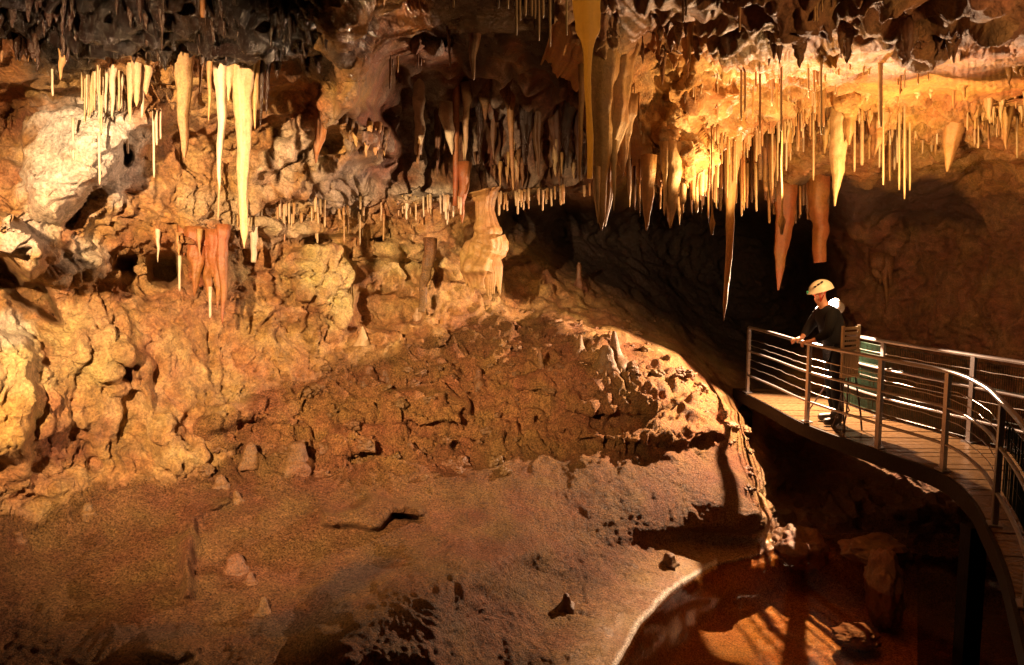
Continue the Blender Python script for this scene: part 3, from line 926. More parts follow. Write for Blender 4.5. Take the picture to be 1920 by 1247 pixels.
def profile(t, kind):
    if kind == 'straw':
        return 1.0 + 0.25 * np.exp(-t * 16) - 0.35 * sstep(0.97, 1.0, t)
    if kind == 'cone':
        return (1 - t) ** 0.85 * 0.93 + 0.06 + 0.12 * np.exp(-t * 9)
    if kind == 'carrot':
        return (1 - t ** 1.7) * 0.9 + 0.08 + 0.1 * np.exp(-t * 10)
    if kind == 'long':
        return 0.25 + 0.75 * (1 - t) ** 1.0 - 0.2 * sstep(.9, 1, t) + 0.2 * np.exp(-t * 12)
    if kind == 'cut':
        return 1.0 - 0.35 * t + 0.1 * np.exp(-t * 8)
    if kind == 'sleeve':
        return np.where(t < .32, 1.0 + .35 * (1 - t / .32), 0) + np.where(t >= .32, 0.36 + 0.64 * np.exp(-(t - .32) * 22), 0) - .12 * t
    if kind == 'knob':
        return 0.3 + 1.0 * np.exp(-((t - .86) / .05) ** 2) + .5 * np.exp(-((t - .95) / .04) ** 2)
    if kind == 'spindle':
        return 0.25 + 0.8 * np.sin(np.pi * np.clip(t, 0, 1)) ** .8 * (1 - .5 * t) - .2 * t
    return 1 - t


def hang(px, py, tx, ty, wpx, Y=None, mat='cream', kind='cone', name='stalactite', label=None, cat='stalactite', group=None, roof=False, up=0.16, flat=None, rib=None, rough=None):
    """dripstone whose root shows at pixel (px, py) and whose tip shows at (tx, ty)"""
    SEED[0] += 1
    rs = np.random.RandomState(SEED[0])
    if Y is None:
        Y = roof_depth(px, py) if roof else on_rock(px, py)[1] - wpx * 0.25 * 7 / F
    root = unproj(px, py, Y); tip = unproj(tx, ty, Y)
    L = root[2] - tip[2]
    r = 0.5 * wpx * Y / F
    thin = kind == 'straw' or wpx < 6
    m_ = 9 if thin else (16 if wpx < 16 else 44)
    n = 7 if thin else (10 if wpx < 16 else 26)
    t = np.linspace(0, 1, m_)
    ax = root[None] * (1 - t[:, None]) + tip[None] * t[:, None]
    ax[:, 0] += (perlin(np.stack([t * 2.2 + SEED[0] * 3.3, 0 * t, 0 * t], -1)) * (0.5 * r if not thin else .004)) * np.sin(np.pi * t)
    ax[:, 1] += (perlin(np.stack([t * 2.2, 0 * t + SEED[0] * 1.3, 0 * t], -1)) * (0.5 * r if not thin else .004)) * np.sin(np.pi * t)
    rd = r * np.maximum(profile(t, kind), 0.03)
    if not thin:
        rd = rd * (1 + 0.10 * perlin(np.stack([t * L * 7, 0 * t + SEED[0], 0 * t], -1)) + .05 * perlin(np.stack([t * L * 24, 0 * t + SEED[0], 0 * t], -1)))
    # continue upwards into the roof it grew from
    if up:
        ax = np.vstack([ax[0] + [0, up * .15, up], ax])
        rd = np.concatenate([[rd[0] * 1.15], rd])
    org = Vector(ax[-1] * 0 + root)
    me = tube_mesh(name, ax - root, rd, n=n, seed=SEED[0], rib=(0.0 if thin else .10) if rib is None else rib, ribk=rs.randint(3, 6), rough=(0.0 if thin else .22) if rough is None else rough, flat=flat)
    me.materials.append(M_DRIP[mat])
    o = link(name, me)
    o.location = org
    tag(o, label, cat, group)
    return o


# --- single formations, left part of the roof
hang(456, 128, 458, 466, 33, 6.65, 'cream', 'long', label="thickest long cream stalactite of the pair hanging before the left wall", rough=.26, rib=.14)
hang(415, 132, 412, 356, 23, 6.6, 'white', 'long', label="slender pale stalactite just left of the thickest long cream one", rough=.16)
hang(341, 92, 346, 300, 38, 6.4, 'tan', 'long', label="brown tan cone stalactite with a dark upper half above the orange hollow", rough=.16)
hang(352, 100, 350, 150, 22, 6.4, 'tan', 'cone', label="short brown cone fused to the side of the tan cone stalactite")
hang(606, 205, 592, 306, 26, 8.2, 'rust', 'carrot', label="rust brown blade stalactite under the slanting rock rib", flat=.5)
hang(395, 96, 391, 228, 11, 6.55, 'amber', 'long', label="thin brown stalactite left of the two long pale ones")
hang(378, 112, 374, 186, 9, 6.6, 'amber', 'cone', label="short thin amber stalactite beside the tan cone stalactite")
hang(431, 140, 428, 190, 14, 6.6, 'cream', 'cone', label="small cream stub wedged between the two long pale stalactites")
hang(479, 140, 478, 243, 14, 6.7, 'amber', 'long', label="dull tan stalactite right beside the thickest long cream one")
hang(492, 130, 488, 240, 10, 6.75, 'dark', 'long', label="dark wet stalactite two places right of the thickest cream one")
hang(503, 130, 499, 215, 8, 6.8, 'dark', 'long', label="short dark wet stalactite, last of the row by the thickest cream one")
hang(381, -40, 380, 33, 10, 5.4, 'rust', 'straw', label="single rust red drip tip at the top edge of the black roof")
for k, (x, y0, y1, w_, mt_) in enumerate([(258, 95, 200, 22, 'cream'), (246, 112, 232, 15, 'cream'), (276, 92, 178, 20, 'cream'), (268, 120, 222, 13, 'white'), (212, 130, 222, 13, 'white'), (200, 120, 212, 9, 'white'), (188, 125, 235, 8, 'cream'), (178, 125, 205, 12, 'cream'), (160, 130, 262, 5, 'cream'), (228, 150, 205, 7, 'white'), (168, 125, 180, 9, 'cream'), (193, 130, 250, 5, 'white'), (236, 70, 140, 14, 'amber'), (222, 125, 165, 8, 'cream')]):
    hang(x, y0, x - 2, y1, w_, 6.55 + .03 * k, mt_, 'long', label="pale drapery stalactite in the cluster before the white boulder wall", group="pale drapery stalactites before the white wall")
hang(121, 62, 113, 150, 24, 6.1, 'amber', 'cone', label="orange tan cone with a forked tip on the black roof edge")
hang(6, 60, 3, 116, 18, 6.0, 'amber', 'cone', label="orange cone stalactite cut by the left edge of the photo")
hang(64, 74, 66, 116, 9, 6.0, 'amber', 'cone', label="small orange cone with a twin, right of the leftmost orange cone")
hang(53, 78, 53, 116, 7, 6.0, 'amber', 'cone', label="thin orange tip, left twin of the small orange cones")
for (x, y0, y1, nm) in [(288, 224, 333, "longest white straw hanging from the white boulder edge"), (239, 258, 288, "short white straw below the lip of the white boulder"), (186, 268, 346, "white straw low on the white wall face"), (300, 222, 261, "short white straw at the right tip of the white boulder"), (293, 222, 272, "white straw close beside the longest one on the boulder edge"), (137, 240, 300, "thin grey straw on the pale wall at far left"), (98, 128, 180, "thin cream straw above the left end of the white boulder")]:
    hang(x, y0, x + 1, y1, 4.0, (on_rock(x, y0)[1] - .12), 'white', 'straw', name='soda_straw', label=nm, cat='soda straw', up=.08)
hang(476, 420, 475, 492, 15, 8.9, 'white', 'cut', label="pale broken column stub below the tip of the thickest cream stalactite")
hang(411, 355, 409, 412, 4, 8.4, 'cream', 'straw', name='soda_straw', label="thin cream straw hanging under the slender pale stalactite", cat='soda straw', up=.3)
# --- rust curtain above the hollows
for k, (x, y0, x1_, y1, w_) in enumerate([(418, 440, 417, 606, 20), (404, 450, 400, 520, 30), (385, 450, 384, 500, 32), (365, 445, 362, 500, 34), (348, 440, 344, 480, 22), (395, 480, 388, 560, 24), (372, 480, 364, 556, 22), (410, 470, 408, 580, 20)]):
    hang(x, y0, x1_, y1, w_, 8.35 + .04 * (k % 3), 'rust', 'carrot', label="rust red lobe of the curtain hanging over the dark hollows", group="rust red curtain lobes", up=.1)
for (x, y0, y1, w_, nm) in [(296, 440, 492, 9, "small white topped stalactite above the black hollow"), (337, 498, 546, 5, "white straw dangling before the black hollow"), (394, 556, 596, 5, "white straw dangling below the rust red curtain"), (210, 460, 500, 14, "tan cone at the left mouth of the hollow"), (218, 460, 495, 9, "thinner tan cone beside the one at the hollow mouth"), (336, 455, 480, 10, "small orange cone on the ledge over the hollow"), (374, 448, 478, 8, "small bright tip in front of the rust curtain")]:
    straw = w_ < 6
    hang(x, y0, x, y1, w_, 8.25, 'white' if straw or x == 296 else 'amber', 'straw' if straw else 'cone', name='soda_straw' if straw else 'stalactite', label=nm, cat='soda straw' if straw else 'stalactite', up=.1)

# --- centre
hang(1099, -70, 1106, 335, 40, 4.6, 'olive', 'sleeve', label="long yellow olive stalactite with a wide sleeve, nearest the camera", rough=.1, up=.3)
hang(1126, 110, 1128, 432, 60, 6.7, 'amber', 'long', label="great brown stalactite column whose right flank is brightly lit", rough=.25, rib=.16)
hang(1158, 118, 1134, 425, 52, 6.85, 'amber', 'carrot', label="lit orange twin fused to the great brown stalactite column", rough=.28, rib=.16)
hang(1172, 215, 1167, 330, 34, 6.95, 'amber', 'cone', label="lit orange spur on the right of the great column")
hang(1092, 160, 1086, 346, 13, 6.6, 'amber', 'long', label="slim orange stalactite left of the great brown column")
hang(1119, 350, 1121, 420, 11, 6.55, 'cream', 'cone', label="small pale tip left of the great column's point")
hang(1151, 300, 1151, 396, 12, 6.75, 'cream', 'cone', label="pale tip right of the great column's point")
hang(884, 0, 888, 150, 34, 7.4, 'brown', 'cone', label="dim brown cone hanging at the top of the dark alcove")
hang(856, 120, 853, 386, 15, 10.2, 'rust', 'cut', label="rust coloured column reaching down to the shelf in the alcove")
hang(868, 330, 866, 418, 26, 10.25, 'rust', 'carrot', label="dark red stalactite below the shelf beside the flowstone column")
hang(957, 190, 962, 358, 13, 10.3, 'amber', 'long', label="knobbly orange stalactite in the middle of the alcove")
hang(784, 130, 787, 290, 24, 10.0, 'white', 'cut', label="knobbly white column in the left of the alcove", rough=.5)
hang(785, 275, 783, 308, 5, 9.95, 'amber', 'straw', name='soda_straw', label="amber straw below the knobbly white column", cat='soda straw')
hang(836, 215, 848, 290, 20, 10.1, 'white', 'carrot', label="grey white curtain left of the rust column", rough=.4, flat=.6)
hang(875, 180, 872, 300, 15, 10.2, 'cream', 'long', label="pale stalactite just right of the rust column", rough=.4)
hang(905, 110, 910, 225, 40, 10.1, 'mud', 'cone', label="grey tan hanging blade at the top of the alcove", flat=.5, rough=.3)
hang(945, 105, 952, 205, 38, 10.1, 'mud', 'carrot', label="wide grey tan blade right of the other in the alcove", flat=.5, rough=.3)
hang(838, 20, 845, 130, 10, 7.6, 'brown', 'long', label="thin brown stalactite above the alcove's dark mouth")
for k, (x, w_, y1) in enumerate([(985, 40, 310), (1010, 34, 330), (1040, 44, 330), (1065, 40, 315), (1085, 30, 330), (925, 24, 300), (900, 22, 310), (820, 22, 330), (765, 24, 280), (745, 18, 250)]):
    hang(x, 80 + (k * 37) % 60, x + (k % 3) - 1, y1, w_ * .8, 10.4 + .1 * (k % 3), 'brown' if k % 3 else 'dark', 'carrot', label="dim brown fluted curtain in the back of the alcove", group="dim curtains at the back of the alcove", rough=.5, rib=.22)
for k, (x, y1) in enumerate([(934, 15), (952, 16), (968, 66), (975, 38), (985, 30), (997, 30), (1003, 35), (1010, 76), (1018, 34), (1031, 88), (1062, 66), (850, 14), (1050, 5)]):
    hang(x, -70, x + .5, y1, 4.2, 4.9 + .03 * k, 'cream', 'straw', name='soda_straw', label="thin cream straw hanging from the top edge left of the olive stalactite", cat='soda straw', group="cream straws at the top centre", up=.3)

# --- right part
hang(1381, 225, 1357, 602, 25, 8.6, 'amber', 'long', label="very long solitary orange stalactite pointing at the far end of the railing", rough=.14)
hang(1474, 366, 1459, 544, 40, 11.3, 'rust', 'carrot', up=.5, rough=.3, label="flat rust red blade with a chipped lower end before the dark", flat=.4)
hang(1534, 366, 1539, 492, 36, 11.3, 'rust', 'cut', up=.5, label="broken rust stalactite with a blunt end above the person")
hang(1216, 325, 1212, 433, 24, 7.4, 'amber', 'carrot', label="spindle shaped lit stalactite left under the brightest rock")
hang(1259, 300, 1257, 428, 34, 7.5, 'cream', 'carrot', label="bright cream stalactite hanging under the brightest rock", rough=.3)
hang(1248, 300, 1246, 405, 12, 7.45, 'cream', 'long', label="narrow bright stalactite left of the bright cream one")
hang(1334, 270, 1335, 441, 9, 7.3, 'amber', 'knob', label="thread thin stalactite ending in a small knob")
hang(1467, 250, 1466, 440, 11, 7.7, 'cream', 'knob', label="thread thin stalactite ending in a pale club")
hang(1578, 205, 1565, 386, 34, 9.2, 'cream', 'carrot', label="tall cream stalactite with a ragged point left of the orange cone", rough=.34)
hang(1591, 190, 1592, 272, 38, 9.1, 'amber', 'cone', label="stout orange cone grown beside the tall ragged cream stalactite")
hang(1652, 210, 1638, 296, 36, 9.4, 'amber', 'cone', label="slanting orange cone between the ragged stalactite and the largest cone")
hang(1790, 205, 1776, 322, 40, 9.4, 'amber', 'carrot', label="largest orange carrot shaped stalactite of the right fringe")
hang(1889, 185, 1887, 280, 24, 9.0, 'amber', 'cone', label="pale orange cone near the right edge of the photo")
hang(1846, 195, 1848, 245, 22, 9.2, 'amber', 'cone', label="short orange cone between the largest cone and the right edge cone")
for (x, y0, y1, w_, nm) in [(1651, 118, 238, 8, "double white straw, the widest of those under the lit roof"), (1465, 112, 246, 4, "long straw hanging before the middle of the lit slab"), (1540, 110, 252, 4, "long straw in front of the ragged lit lip"), (1390, 120, 226, 4, "straw before the rounded orange boss, left of two"), (1397, 120, 212, 4, "straw before the rounded orange boss, right of two"), (1425, 118, 248, 4, "long straw right of the rounded orange boss"), (1656, 200, 347, 4, "straw hanging far below the slanting orange cone"), (1686, 210, 356, 4, "first long straw right of the slanting cone"), (1696, 205, 373, 4, "longest straw right of the slanting orange cone"), (1706, 210, 357, 4, "third long straw right of the slanting cone"), (1525, 215, 338, 4, "long straw left of the tall ragged stalactite"), (1602, 210, 322, 5, "straw right under the stout orange cone"), (1448, 240, 352, 4, "long straw before the dense dull curtain"), (1616, 220, 310, 8, "pale pointed straw right of the stout orange cone"), (1180, 250, 375, 4, "bright white straw right of the great column")]:
    hang(x, y0, x, y1, w_, roof_depth(x, max(y0, 60)) - .1 if y0 > 0 else 5.0, 'cream', 'straw', name='soda_straw', label=nm, cat='soda straw', up=.3)
for (x, y0, y1, w_) in [(1649, 495, 530, 26), (1660, 495, 582, 16), (1668, 500, 540, 14)]:
    hang(x, y0, x + 2, y1, w_, on_rock(x, y0)[1] - .1, 'mud', 'cone', label="small tan drip on the dim right wall behind the railing", group="tan drips on the right wall")

# --- rows nobody can tell apart: each one still its own object
rr = random.Random(21)
FINE = []      # the smallest straws, past the 300 that show largest, end up in one object


def row(n, x0, x1, yf, lo, hi, wlo, whi, mats, label, group, Yf, kinds=('straw',), name='soda_straw', cat='soda straw', up=.08, fine=False):
    cs = [rr.uniform(x0, x1) for _ in range(max(3, n // 5))]
    for k in range(n):
        x = min(max(rr.gauss(rr.choice(cs), 7), x0), x1) if rr.random() < .8 else rr.uniform(x0, x1)
        y = yf(x)
        L = lo + (hi - lo) * rr.random() ** 1.8
        kd = rr.choice(kinds)
        w_ = rr.uniform(wlo, whi)
        o = hang(x, y, x + rr.uniform(-1, 1), y + L, w_, Yf(x, y), rr.choice(mats), kd, name=name, label=label, cat=cat, group=group, up=up)
        if fine:
            FINE.append(o)


lip_f = lambda x: float(np.interp(x, lx, ly))
rockY = lambda x, y: on_rock(x, y)[1] - .03
roofY = lambda x, y: roof_depth(x, y)
row(34, 745, 868, lambda x: 384 + rr.uniform(-6, 2), 8, 40, 2.6, 4, ['cream', 'white'], "pale straw in the fringe under the left half of the central shelf", "straws under the left of the central shelf", lambda x, y: rr.uniform(10.0, 10.4), up=.1, fine=True)
row(36, 936, 1112, lambda x: np.interp(x, [936, 1112], [378, 360]) + rr.uniform(-4, 3), 5, 30, 2.6, 4.5, ['amber', 'cream'], "short orange straw in the fringe over the dark chamber mouth", "straws over the dark chamber mouth", lambda x, y: rr.uniform(10.0, 10.5), up=.1, fine=True)
row(46, 440, 740, lambda x: np.interp(x, [440, 560, 740], [405, 400, 402]) + rr.uniform(-22, 16), 12, 46, 2.6, 4.5, ['cream', 'amber'], "fine straw on the tan ledge between long stalactites and shelf", "straws on the tan ledge of the left wall", lambda x, y: on_rock(x, y)[1] - .12, up=.08, fine=True)
row(16, 600, 720, lambda x: np.interp(x, [600, 720], [225, 255]) + rr.uniform(-10, 30), 14, 40, 8, 16, ['amber', 'mud'], "tan drip on the nose of the slanting rock rib", "tan drips on the slanting rock rib", rockY, kinds=('cone', 'carrot'), name='stalactite', cat='stalactite')
row(26, 870, 1100, lambda x: rr.uniform(265, 335), 16, 50, 4, 11, ['amber', 'mud', 'cream', 'brown'], "knobbly drip low in the alcove above the central shelf", "knobbly drips low in the alcove", lambda x, y: on_rock(x, y)[1] - .12, kinds=('cone', 'long'), name='stalactite', cat='stalactite')
row(18, 715, 800, lambda x: rr.uniform(30, 80), 30, 110, 3, 5, ['brown', 'amber'], "dim brown straw at the upper left of the alcove", "dim straws at the upper left of the alcove", lambda x, y: rr.uniform(8.6, 9.2), up=.3, fine=True)
row(44, 1185, 1345, lambda x: lip_f(x) + rr.uniform(-70, -4), 20, 75, 5, 13, ['cream', 'amber', 'cream'], "bright drip crowding under the brightest lit rock", "drips under the brightest rock", roofY, kinds=('long', 'cone', 'straw'), name='stalactite', cat='stalactite')
row(44, 1340, 1470, lambda x: np.interp(x, [1340, 1470], [300, 275]) + rr.uniform(-15, 25), 35, 95, 4, 10, ['brown', 'mud', 'amber'], "dull drip in the dense curtain right of the brightest rock", "dull curtain right of the brightest rock", lambda x, y: rr.uniform(9.6, 10.6), kinds=('long', 'straw'), name='stalactite', cat='stalactite', up=.3)
row(38, 1440, 1570, lambda x: 376 + rr.uniform(-6, 8), 8, 46, 3, 6, ['brown', 'amber'], "short brown straw in the fringe over the person's railing end", "straws over the far end of the railing", lambda x, y: rr.uniform(11.2, 11.8), up=.25)
row(34, 1290, 1570, lambda x: rr.uniform(118, 165), 18, 85, 2.8, 4.2, ['cream', 'amber', 'white'], "fine pale straw hanging from the lit flat roof", "fine straws of the lit flat roof", roofY, up=.1)
row(70, 1440, 1930, lambda x: lip_f(x) + rr.uniform(-22, 2), 22, 105, 2.8, 5, ['cream', 'amber', 'white'], "thin straw in the long fringe along the lit right lip", "straws along the lit right lip", roofY, up=.12)
row(40, 1440, 1930, lambda x: lip_f(x) + rr.uniform(-28, -2), 16, 60, 8, 18, ['amber', 'cream'], "small orange cone in the long fringe along the lit right lip", "small cones along the lit right lip", roofY, kinds=('cone', 'carrot'), name='stalactite', cat='stalactite')
row(26, 1250, 1920, lambda x: rr.uniform(58, 90), 16, 50, 10, 30, ['brown', 'mud'], "brown knuckle drip on the dark roof lumps at upper right", "knuckle drips on the dark roof lumps", roofY, kinds=('cone',), name='stalactite', cat='stalactite', up=.12)
row(22, 1200, 1300, lambda x: rr.uniform(40, 170), 25, 75, 8, 20, ['amber', 'mud'], "tan hanging tooth between the great column and the lit roof", "tan teeth between column and lit roof", roofY, kinds=('carrot', 'cone', 'spindle'), name='stalactite', cat='stalactite', up=.15)
row(20, 1240, 1900, lambda x: rr.uniform(-20, 25), 12, 40, 3, 6, ['amber', 'brown'], "short amber drip tip along the top right edge", "amber drip tips along the top right edge", lambda x, y: 5.0, up=.3, fine=True)
row(90, -10, 620, lambda x: np.interp(x, [0, 230, 340, 460, 620], [85, 90, 70, 105, 105]) + rr.uniform(-95, 20), 16, 46, 6, 15, ['dark'], "black wet drip among those crowding the stained roof", "black wet drips of the stained roof", lambda x, y: on_rock(x, y)[1] - .06, kinds=('long', 'cone'), name='wet_drip', cat='drip', up=.1)


row(60, 1195, 1560, lambda x: lip_f(x) + rr.uniform(-30, 6), 14, 60, 2.6, 4.5, ['cream', 'amber', 'cream'], "fine golden straw in the thick fringe between the great column and the ragged stalactite", "golden straws between the great column and the ragged stalactite", roofY, up=.12)
row(40, 1190, 1460, lambda x: rr.uniform(300, 370), 12, 50, 2.6, 4.2, ['cream', 'amber'], "hair fine straw hanging beneath the brightest rock towards the dark", "hair fine straws under the brightest rock", lambda x, y: rr.uniform(8.0, 10.0), up=.35, fine=True)
row(130, 1440, 1930, lambda x: lip_f(x) + rr.uniform(-26, 4), 10, 70, 2.6, 4.2, ['cream', 'amber'], "fine straw", "fine straws", roofY, up=.12, fine=True)
row(80, 1190, 1450, lambda x: lip_f(x) + rr.uniform(-60, 6), 10, 60, 2.6, 4.4, ['cream', 'amber'], "fine straw", "fine straws", roofY, up=.12, fine=True)
row(60, 1300, 1800, lambda x: rr.uniform(120, 200), 8, 40, 2.4, 3.6, ['cream', 'amber'], "fine straw", "fine straws", roofY, up=.1, fine=True)
row(18, 150, 285, lambda x: rr.uniform(115, 140), 30, 120, 2.6, 4.5, ['white', 'cream'], "fine pale straw hanging among the pale draperies", "fine straws among the pale draperies", lambda x, y: rr.uniform(6.5, 6.9), up=.3)
row(46, 1440, 1930, lambda x: lip_f(x) + rr.uniform(-70, -20), 14, 50, 6, 16, ['cream', 'amber'], "lit nub among the knobs on the underside behind the right lip", "lit nubs behind the right lip", roofY, kinds=('cone', 'carrot'), name='drip_nub', cat='drip')
row(40, 1180, 1350, lambda x: rr.uniform(345, 385), 14, 55, 3, 8, ['amber', 'brown', 'cream'], "dangling drip in the ragged lower edge left of the very long orange stalactite", "drips on the ragged lower edge", lambda x, y: rr.uniform(7.7, 9.5), kinds=('long', 'cone'), name='drip_tip', cat='drip', up=.35)


Vs, Fs, Mi = [], [], []
mlist = list(dict.fromkeys(o.data.materials[0] for o in FINE))
for o in FINE:
    b0 = len(Vs)
    Vs += [tuple(v.co + o.location) for v in o.data.vertices]
    for p in o.data.polygons:
        Fs.append(tuple(i + b0 for i in p.vertices)); Mi.append(mlist.index(o.data.materials[0]))
    bpy.data.objects.remove(o)
me = bpy.data.meshes.new("straw_fringe"); me.from_pydata(Vs, [], Fs)
for m in mlist:
    me.materials.append(m)
me.polygons.foreach_set("material_index", np.array(Mi, np.int32))
me.polygons.foreach_set("use_smooth", np.full(len(me.polygons), True)); me.update()
o = tag(link("straw_fringe", me), "mass of the finest pale straws fringing the ledges and the dark chamber mouth", "straw fringe")
o['kind'] = 'stuff'


# --- the flowstone column, a pillar with a ragged skirt
def lathe_rock(name, prof, n, seed, rib, rough, mat, ribk=7, flat=None, wave=0):
    """prof: list of (z, radius, dx, dy)"""
    ax = np.array([(p[2], p[3], p[0]) for p in prof], float)
    rd = np.array([p[1] for p in prof], float)
    t0 = np.linspace(0, 1, len(prof)); t1 = np.linspace(0, 1, len(prof) * 7)
    ker = np.array([1, 2, 3, 4, 3, 2, 1.]); ker /= ker.sum()
    sm = lambda q: np.convolve(np.pad(q, 3, mode='edge'), ker, 'valid')
    ax = np.stack([np.interp(t1, t0, ax[:, k]) for k in range(3)], -1)
    rq = sm(np.interp(t1, t0, rd)) if len(prof) > 6 else np.interp(t1, t0, rd)
    if wave:
        rq = rq * (1 + wave * np.abs(np.sin(t1 * 40 + .8 * np.sin(t1 * 17))))
    me = tube_mesh(name, ax, rq, n=n, seed=seed, rib=rib, ribk=ribk, rough=rough, flat=flat)
    me.materials.append(M_DRIP[mat])
    return me


fc = unproj(912, 545, 10.55)
fcol = empty("flowstone_column", Vector(fc), "pale yellow flowstone column joining the shelf to the rock below", "flowstone column")
s_ = 10.55 / F
zz = lambda py: (545 - py) * s_
link("shaft", lathe_rock("shaft", [(zz(360), 34 * s_, -4 * s_, 0), (zz(368), 24 * s_, -2 * s_, 0), (zz(380), 17 * s_, -1 * s_, 0), (zz(395), 16 * s_, -2 * s_, 0), (zz(415), 19 * s_, 0, 0), (zz(430), 22 * s_, 0, 0), (zz(440), 17 * s_, 0, 0)], 60, 5, .13, .3, 'ochre', 9), fcol)
link("bulb", lathe_rock("bulb", [(zz(424), 15 * s_, 2 * s_, 0), (zz(432), 22 * s_, 4 * s_, 0), (zz(440), 20 * s_, 2 * s_, 0), (zz(450), 27 * s_, 3 * s_, 0), (zz(460), 26 * s_, 7 * s_, 0), (zz(470), 33 * s_, 3 * s_, 0), (zz(482), 31 * s_, 0, 0), (zz(494), 37 * s_, -4 * s_, 0), (zz(505), 38 * s_, -8 * s_, 0), (zz(516), 26 * s_, -8 * s_, 0), (zz(540), 20 * s_, -8 * s_, 0)], 72, 9, .12, .55, 'ochre', 7), fcol)
vs, fs = [], []
rs = random.Random(4)
for k in range(26):
    a = math.pi * (1.0 + k / 25.0)
    x, y = -6 * s_ + 32 * s_ * math.cos(a), 20 * s_ * math.sin(a)
    top_, bot = zz(500), zz(rs.uniform(528, 556))
    V, Q, cap = tube([(x * .8, y * .8, zz(478)), (x, y, top_), (x, y - .005, (top_ + bot) / 2), (x, y, bot)], [4 * s_, 5.5 * s_, 3.4 * s_, 1.0 * s_], n=7, seed=k)
    b0 = len(vs); vs += [tuple(v) for v in V]; fs += [tuple(int(i) + b0 for i in q) for q in Q]
me = bpy.data.meshes.new("drip_skirt"); me.from_pydata(vs, [], fs); me.update(); me.materials.append(M_DRIP['ochre'])
link("drip_skirt", me, fcol)


# --- stalagmites and stubs standing on the clay
def stand(px, py_top, py_base, wpx, top=0.5, mat='mud', label="", name='stalagmite', cat='stalagmite', group=None, lean=0):
    SEED[0] += 1
    P_ = on_rock(px, py_base)
    Y = P_[1] + .02
    sc_ = Y / F
    Ht = (py_base - py_top) * sc_
    r = wpx * .5 * sc_
    z = np.linspace(-.25, 1, 9)
    prof = [(zz_ * Ht if zz_ >= 0 else zz_ * 0.5, r * (1 + (top - 1) * max(zz_, 0) + .65 * math.exp(-max(zz_, 0) * 7)) * (1 if zz_ < .97 else .55), lean * sc_ * max(zz_, 0), 0) for zz_ in z]
    o = link(name, lathe_rock(name, prof, 22, SEED[0], .14, .6, mat, 4))
    o.location = Vector((float(unproj(px, py_base, Y)[0]), Y, float(P_[2])))
    return tag(o, label, cat, group)


stand(556, 836, 878, 42, .72, label="stout flat topped clay stump, widest on the lower floor")
stand(472, 850, 878, 24, .7, label="small rounded stump left of the stout flat topped stump")
stand(413, 886, 905, 18, .6, label="low nub near the foot of the rock buttress")
stand(443, 917, 938, 16, .5, label="pointed nub at the upper end of the broken clay ridge")
stand(166, 938, 956, 18, .7, label="small cylinder nub on the clay slope at left")
stand(32, 996, 1014, 18, .7, label="small brown nub close to the left edge of the photo")
stand(440, 1035, 1064, 34, .6, label="dark hollow fronted stump in the middle of the clay floor")
stand(470, 1072, 1092, 20, .6, label="little nub just below the dark fronted stump")
stand(494, 1119, 1146, 26, .35, label="pointed conical nub below the other stumps on the floor")
stand(1151, 628, 690, 34, .28, label="tall knobbly pointed stalagmite on the crest of the mound")
stand(1088, 640, 668, 18, .55, label="short stub left of the tall pointed stalagmite")
stand(1135, 655, 700, 30, .6, label="lit squat stump below the tall pointed stalagmite")
stand(680, 606, 642, 18, .4, 'cream', label="cream pointed stalagmite at the foot of the yellow wall")
stand(690, 672, 692, 22, .7, label="round knob left on the mound beside another knob")
stand(722, 676, 692, 20, .7, label="round knob beside its twin left on the mound")
stand(786, 574, 590, 14, .6, 'cream', label="small pale stub on the ledge under the twisted column")
stand(1085, 492, 540, 18, .4, 'brown', label="dim pointed stalagmite on the dark slope behind the mound")
stand(898, 690, 715, 16, .5, label="small lit cone on the middle terrace of the mound")
stand(1012, 655, 690, 14, .5, label="slim lit stub on the upper terrace of the mound")
stand(1252, 1036, 1058, 26, .8, label="rounded knob at the pool edge beside a shadow streak")
stand(1060, 1112, 1140, 26, .5, 'brown', label="dark pitted lump on the bright wet slope above the pool")
tw = unproj(795, 520, 10.6)
hang(806, 470, 790, 585, 20, 10.55, 'mud', 'cut', label="twisted tan column leaning against the yellow ledge", name='dripstone_column', cat='column', rough=.4)

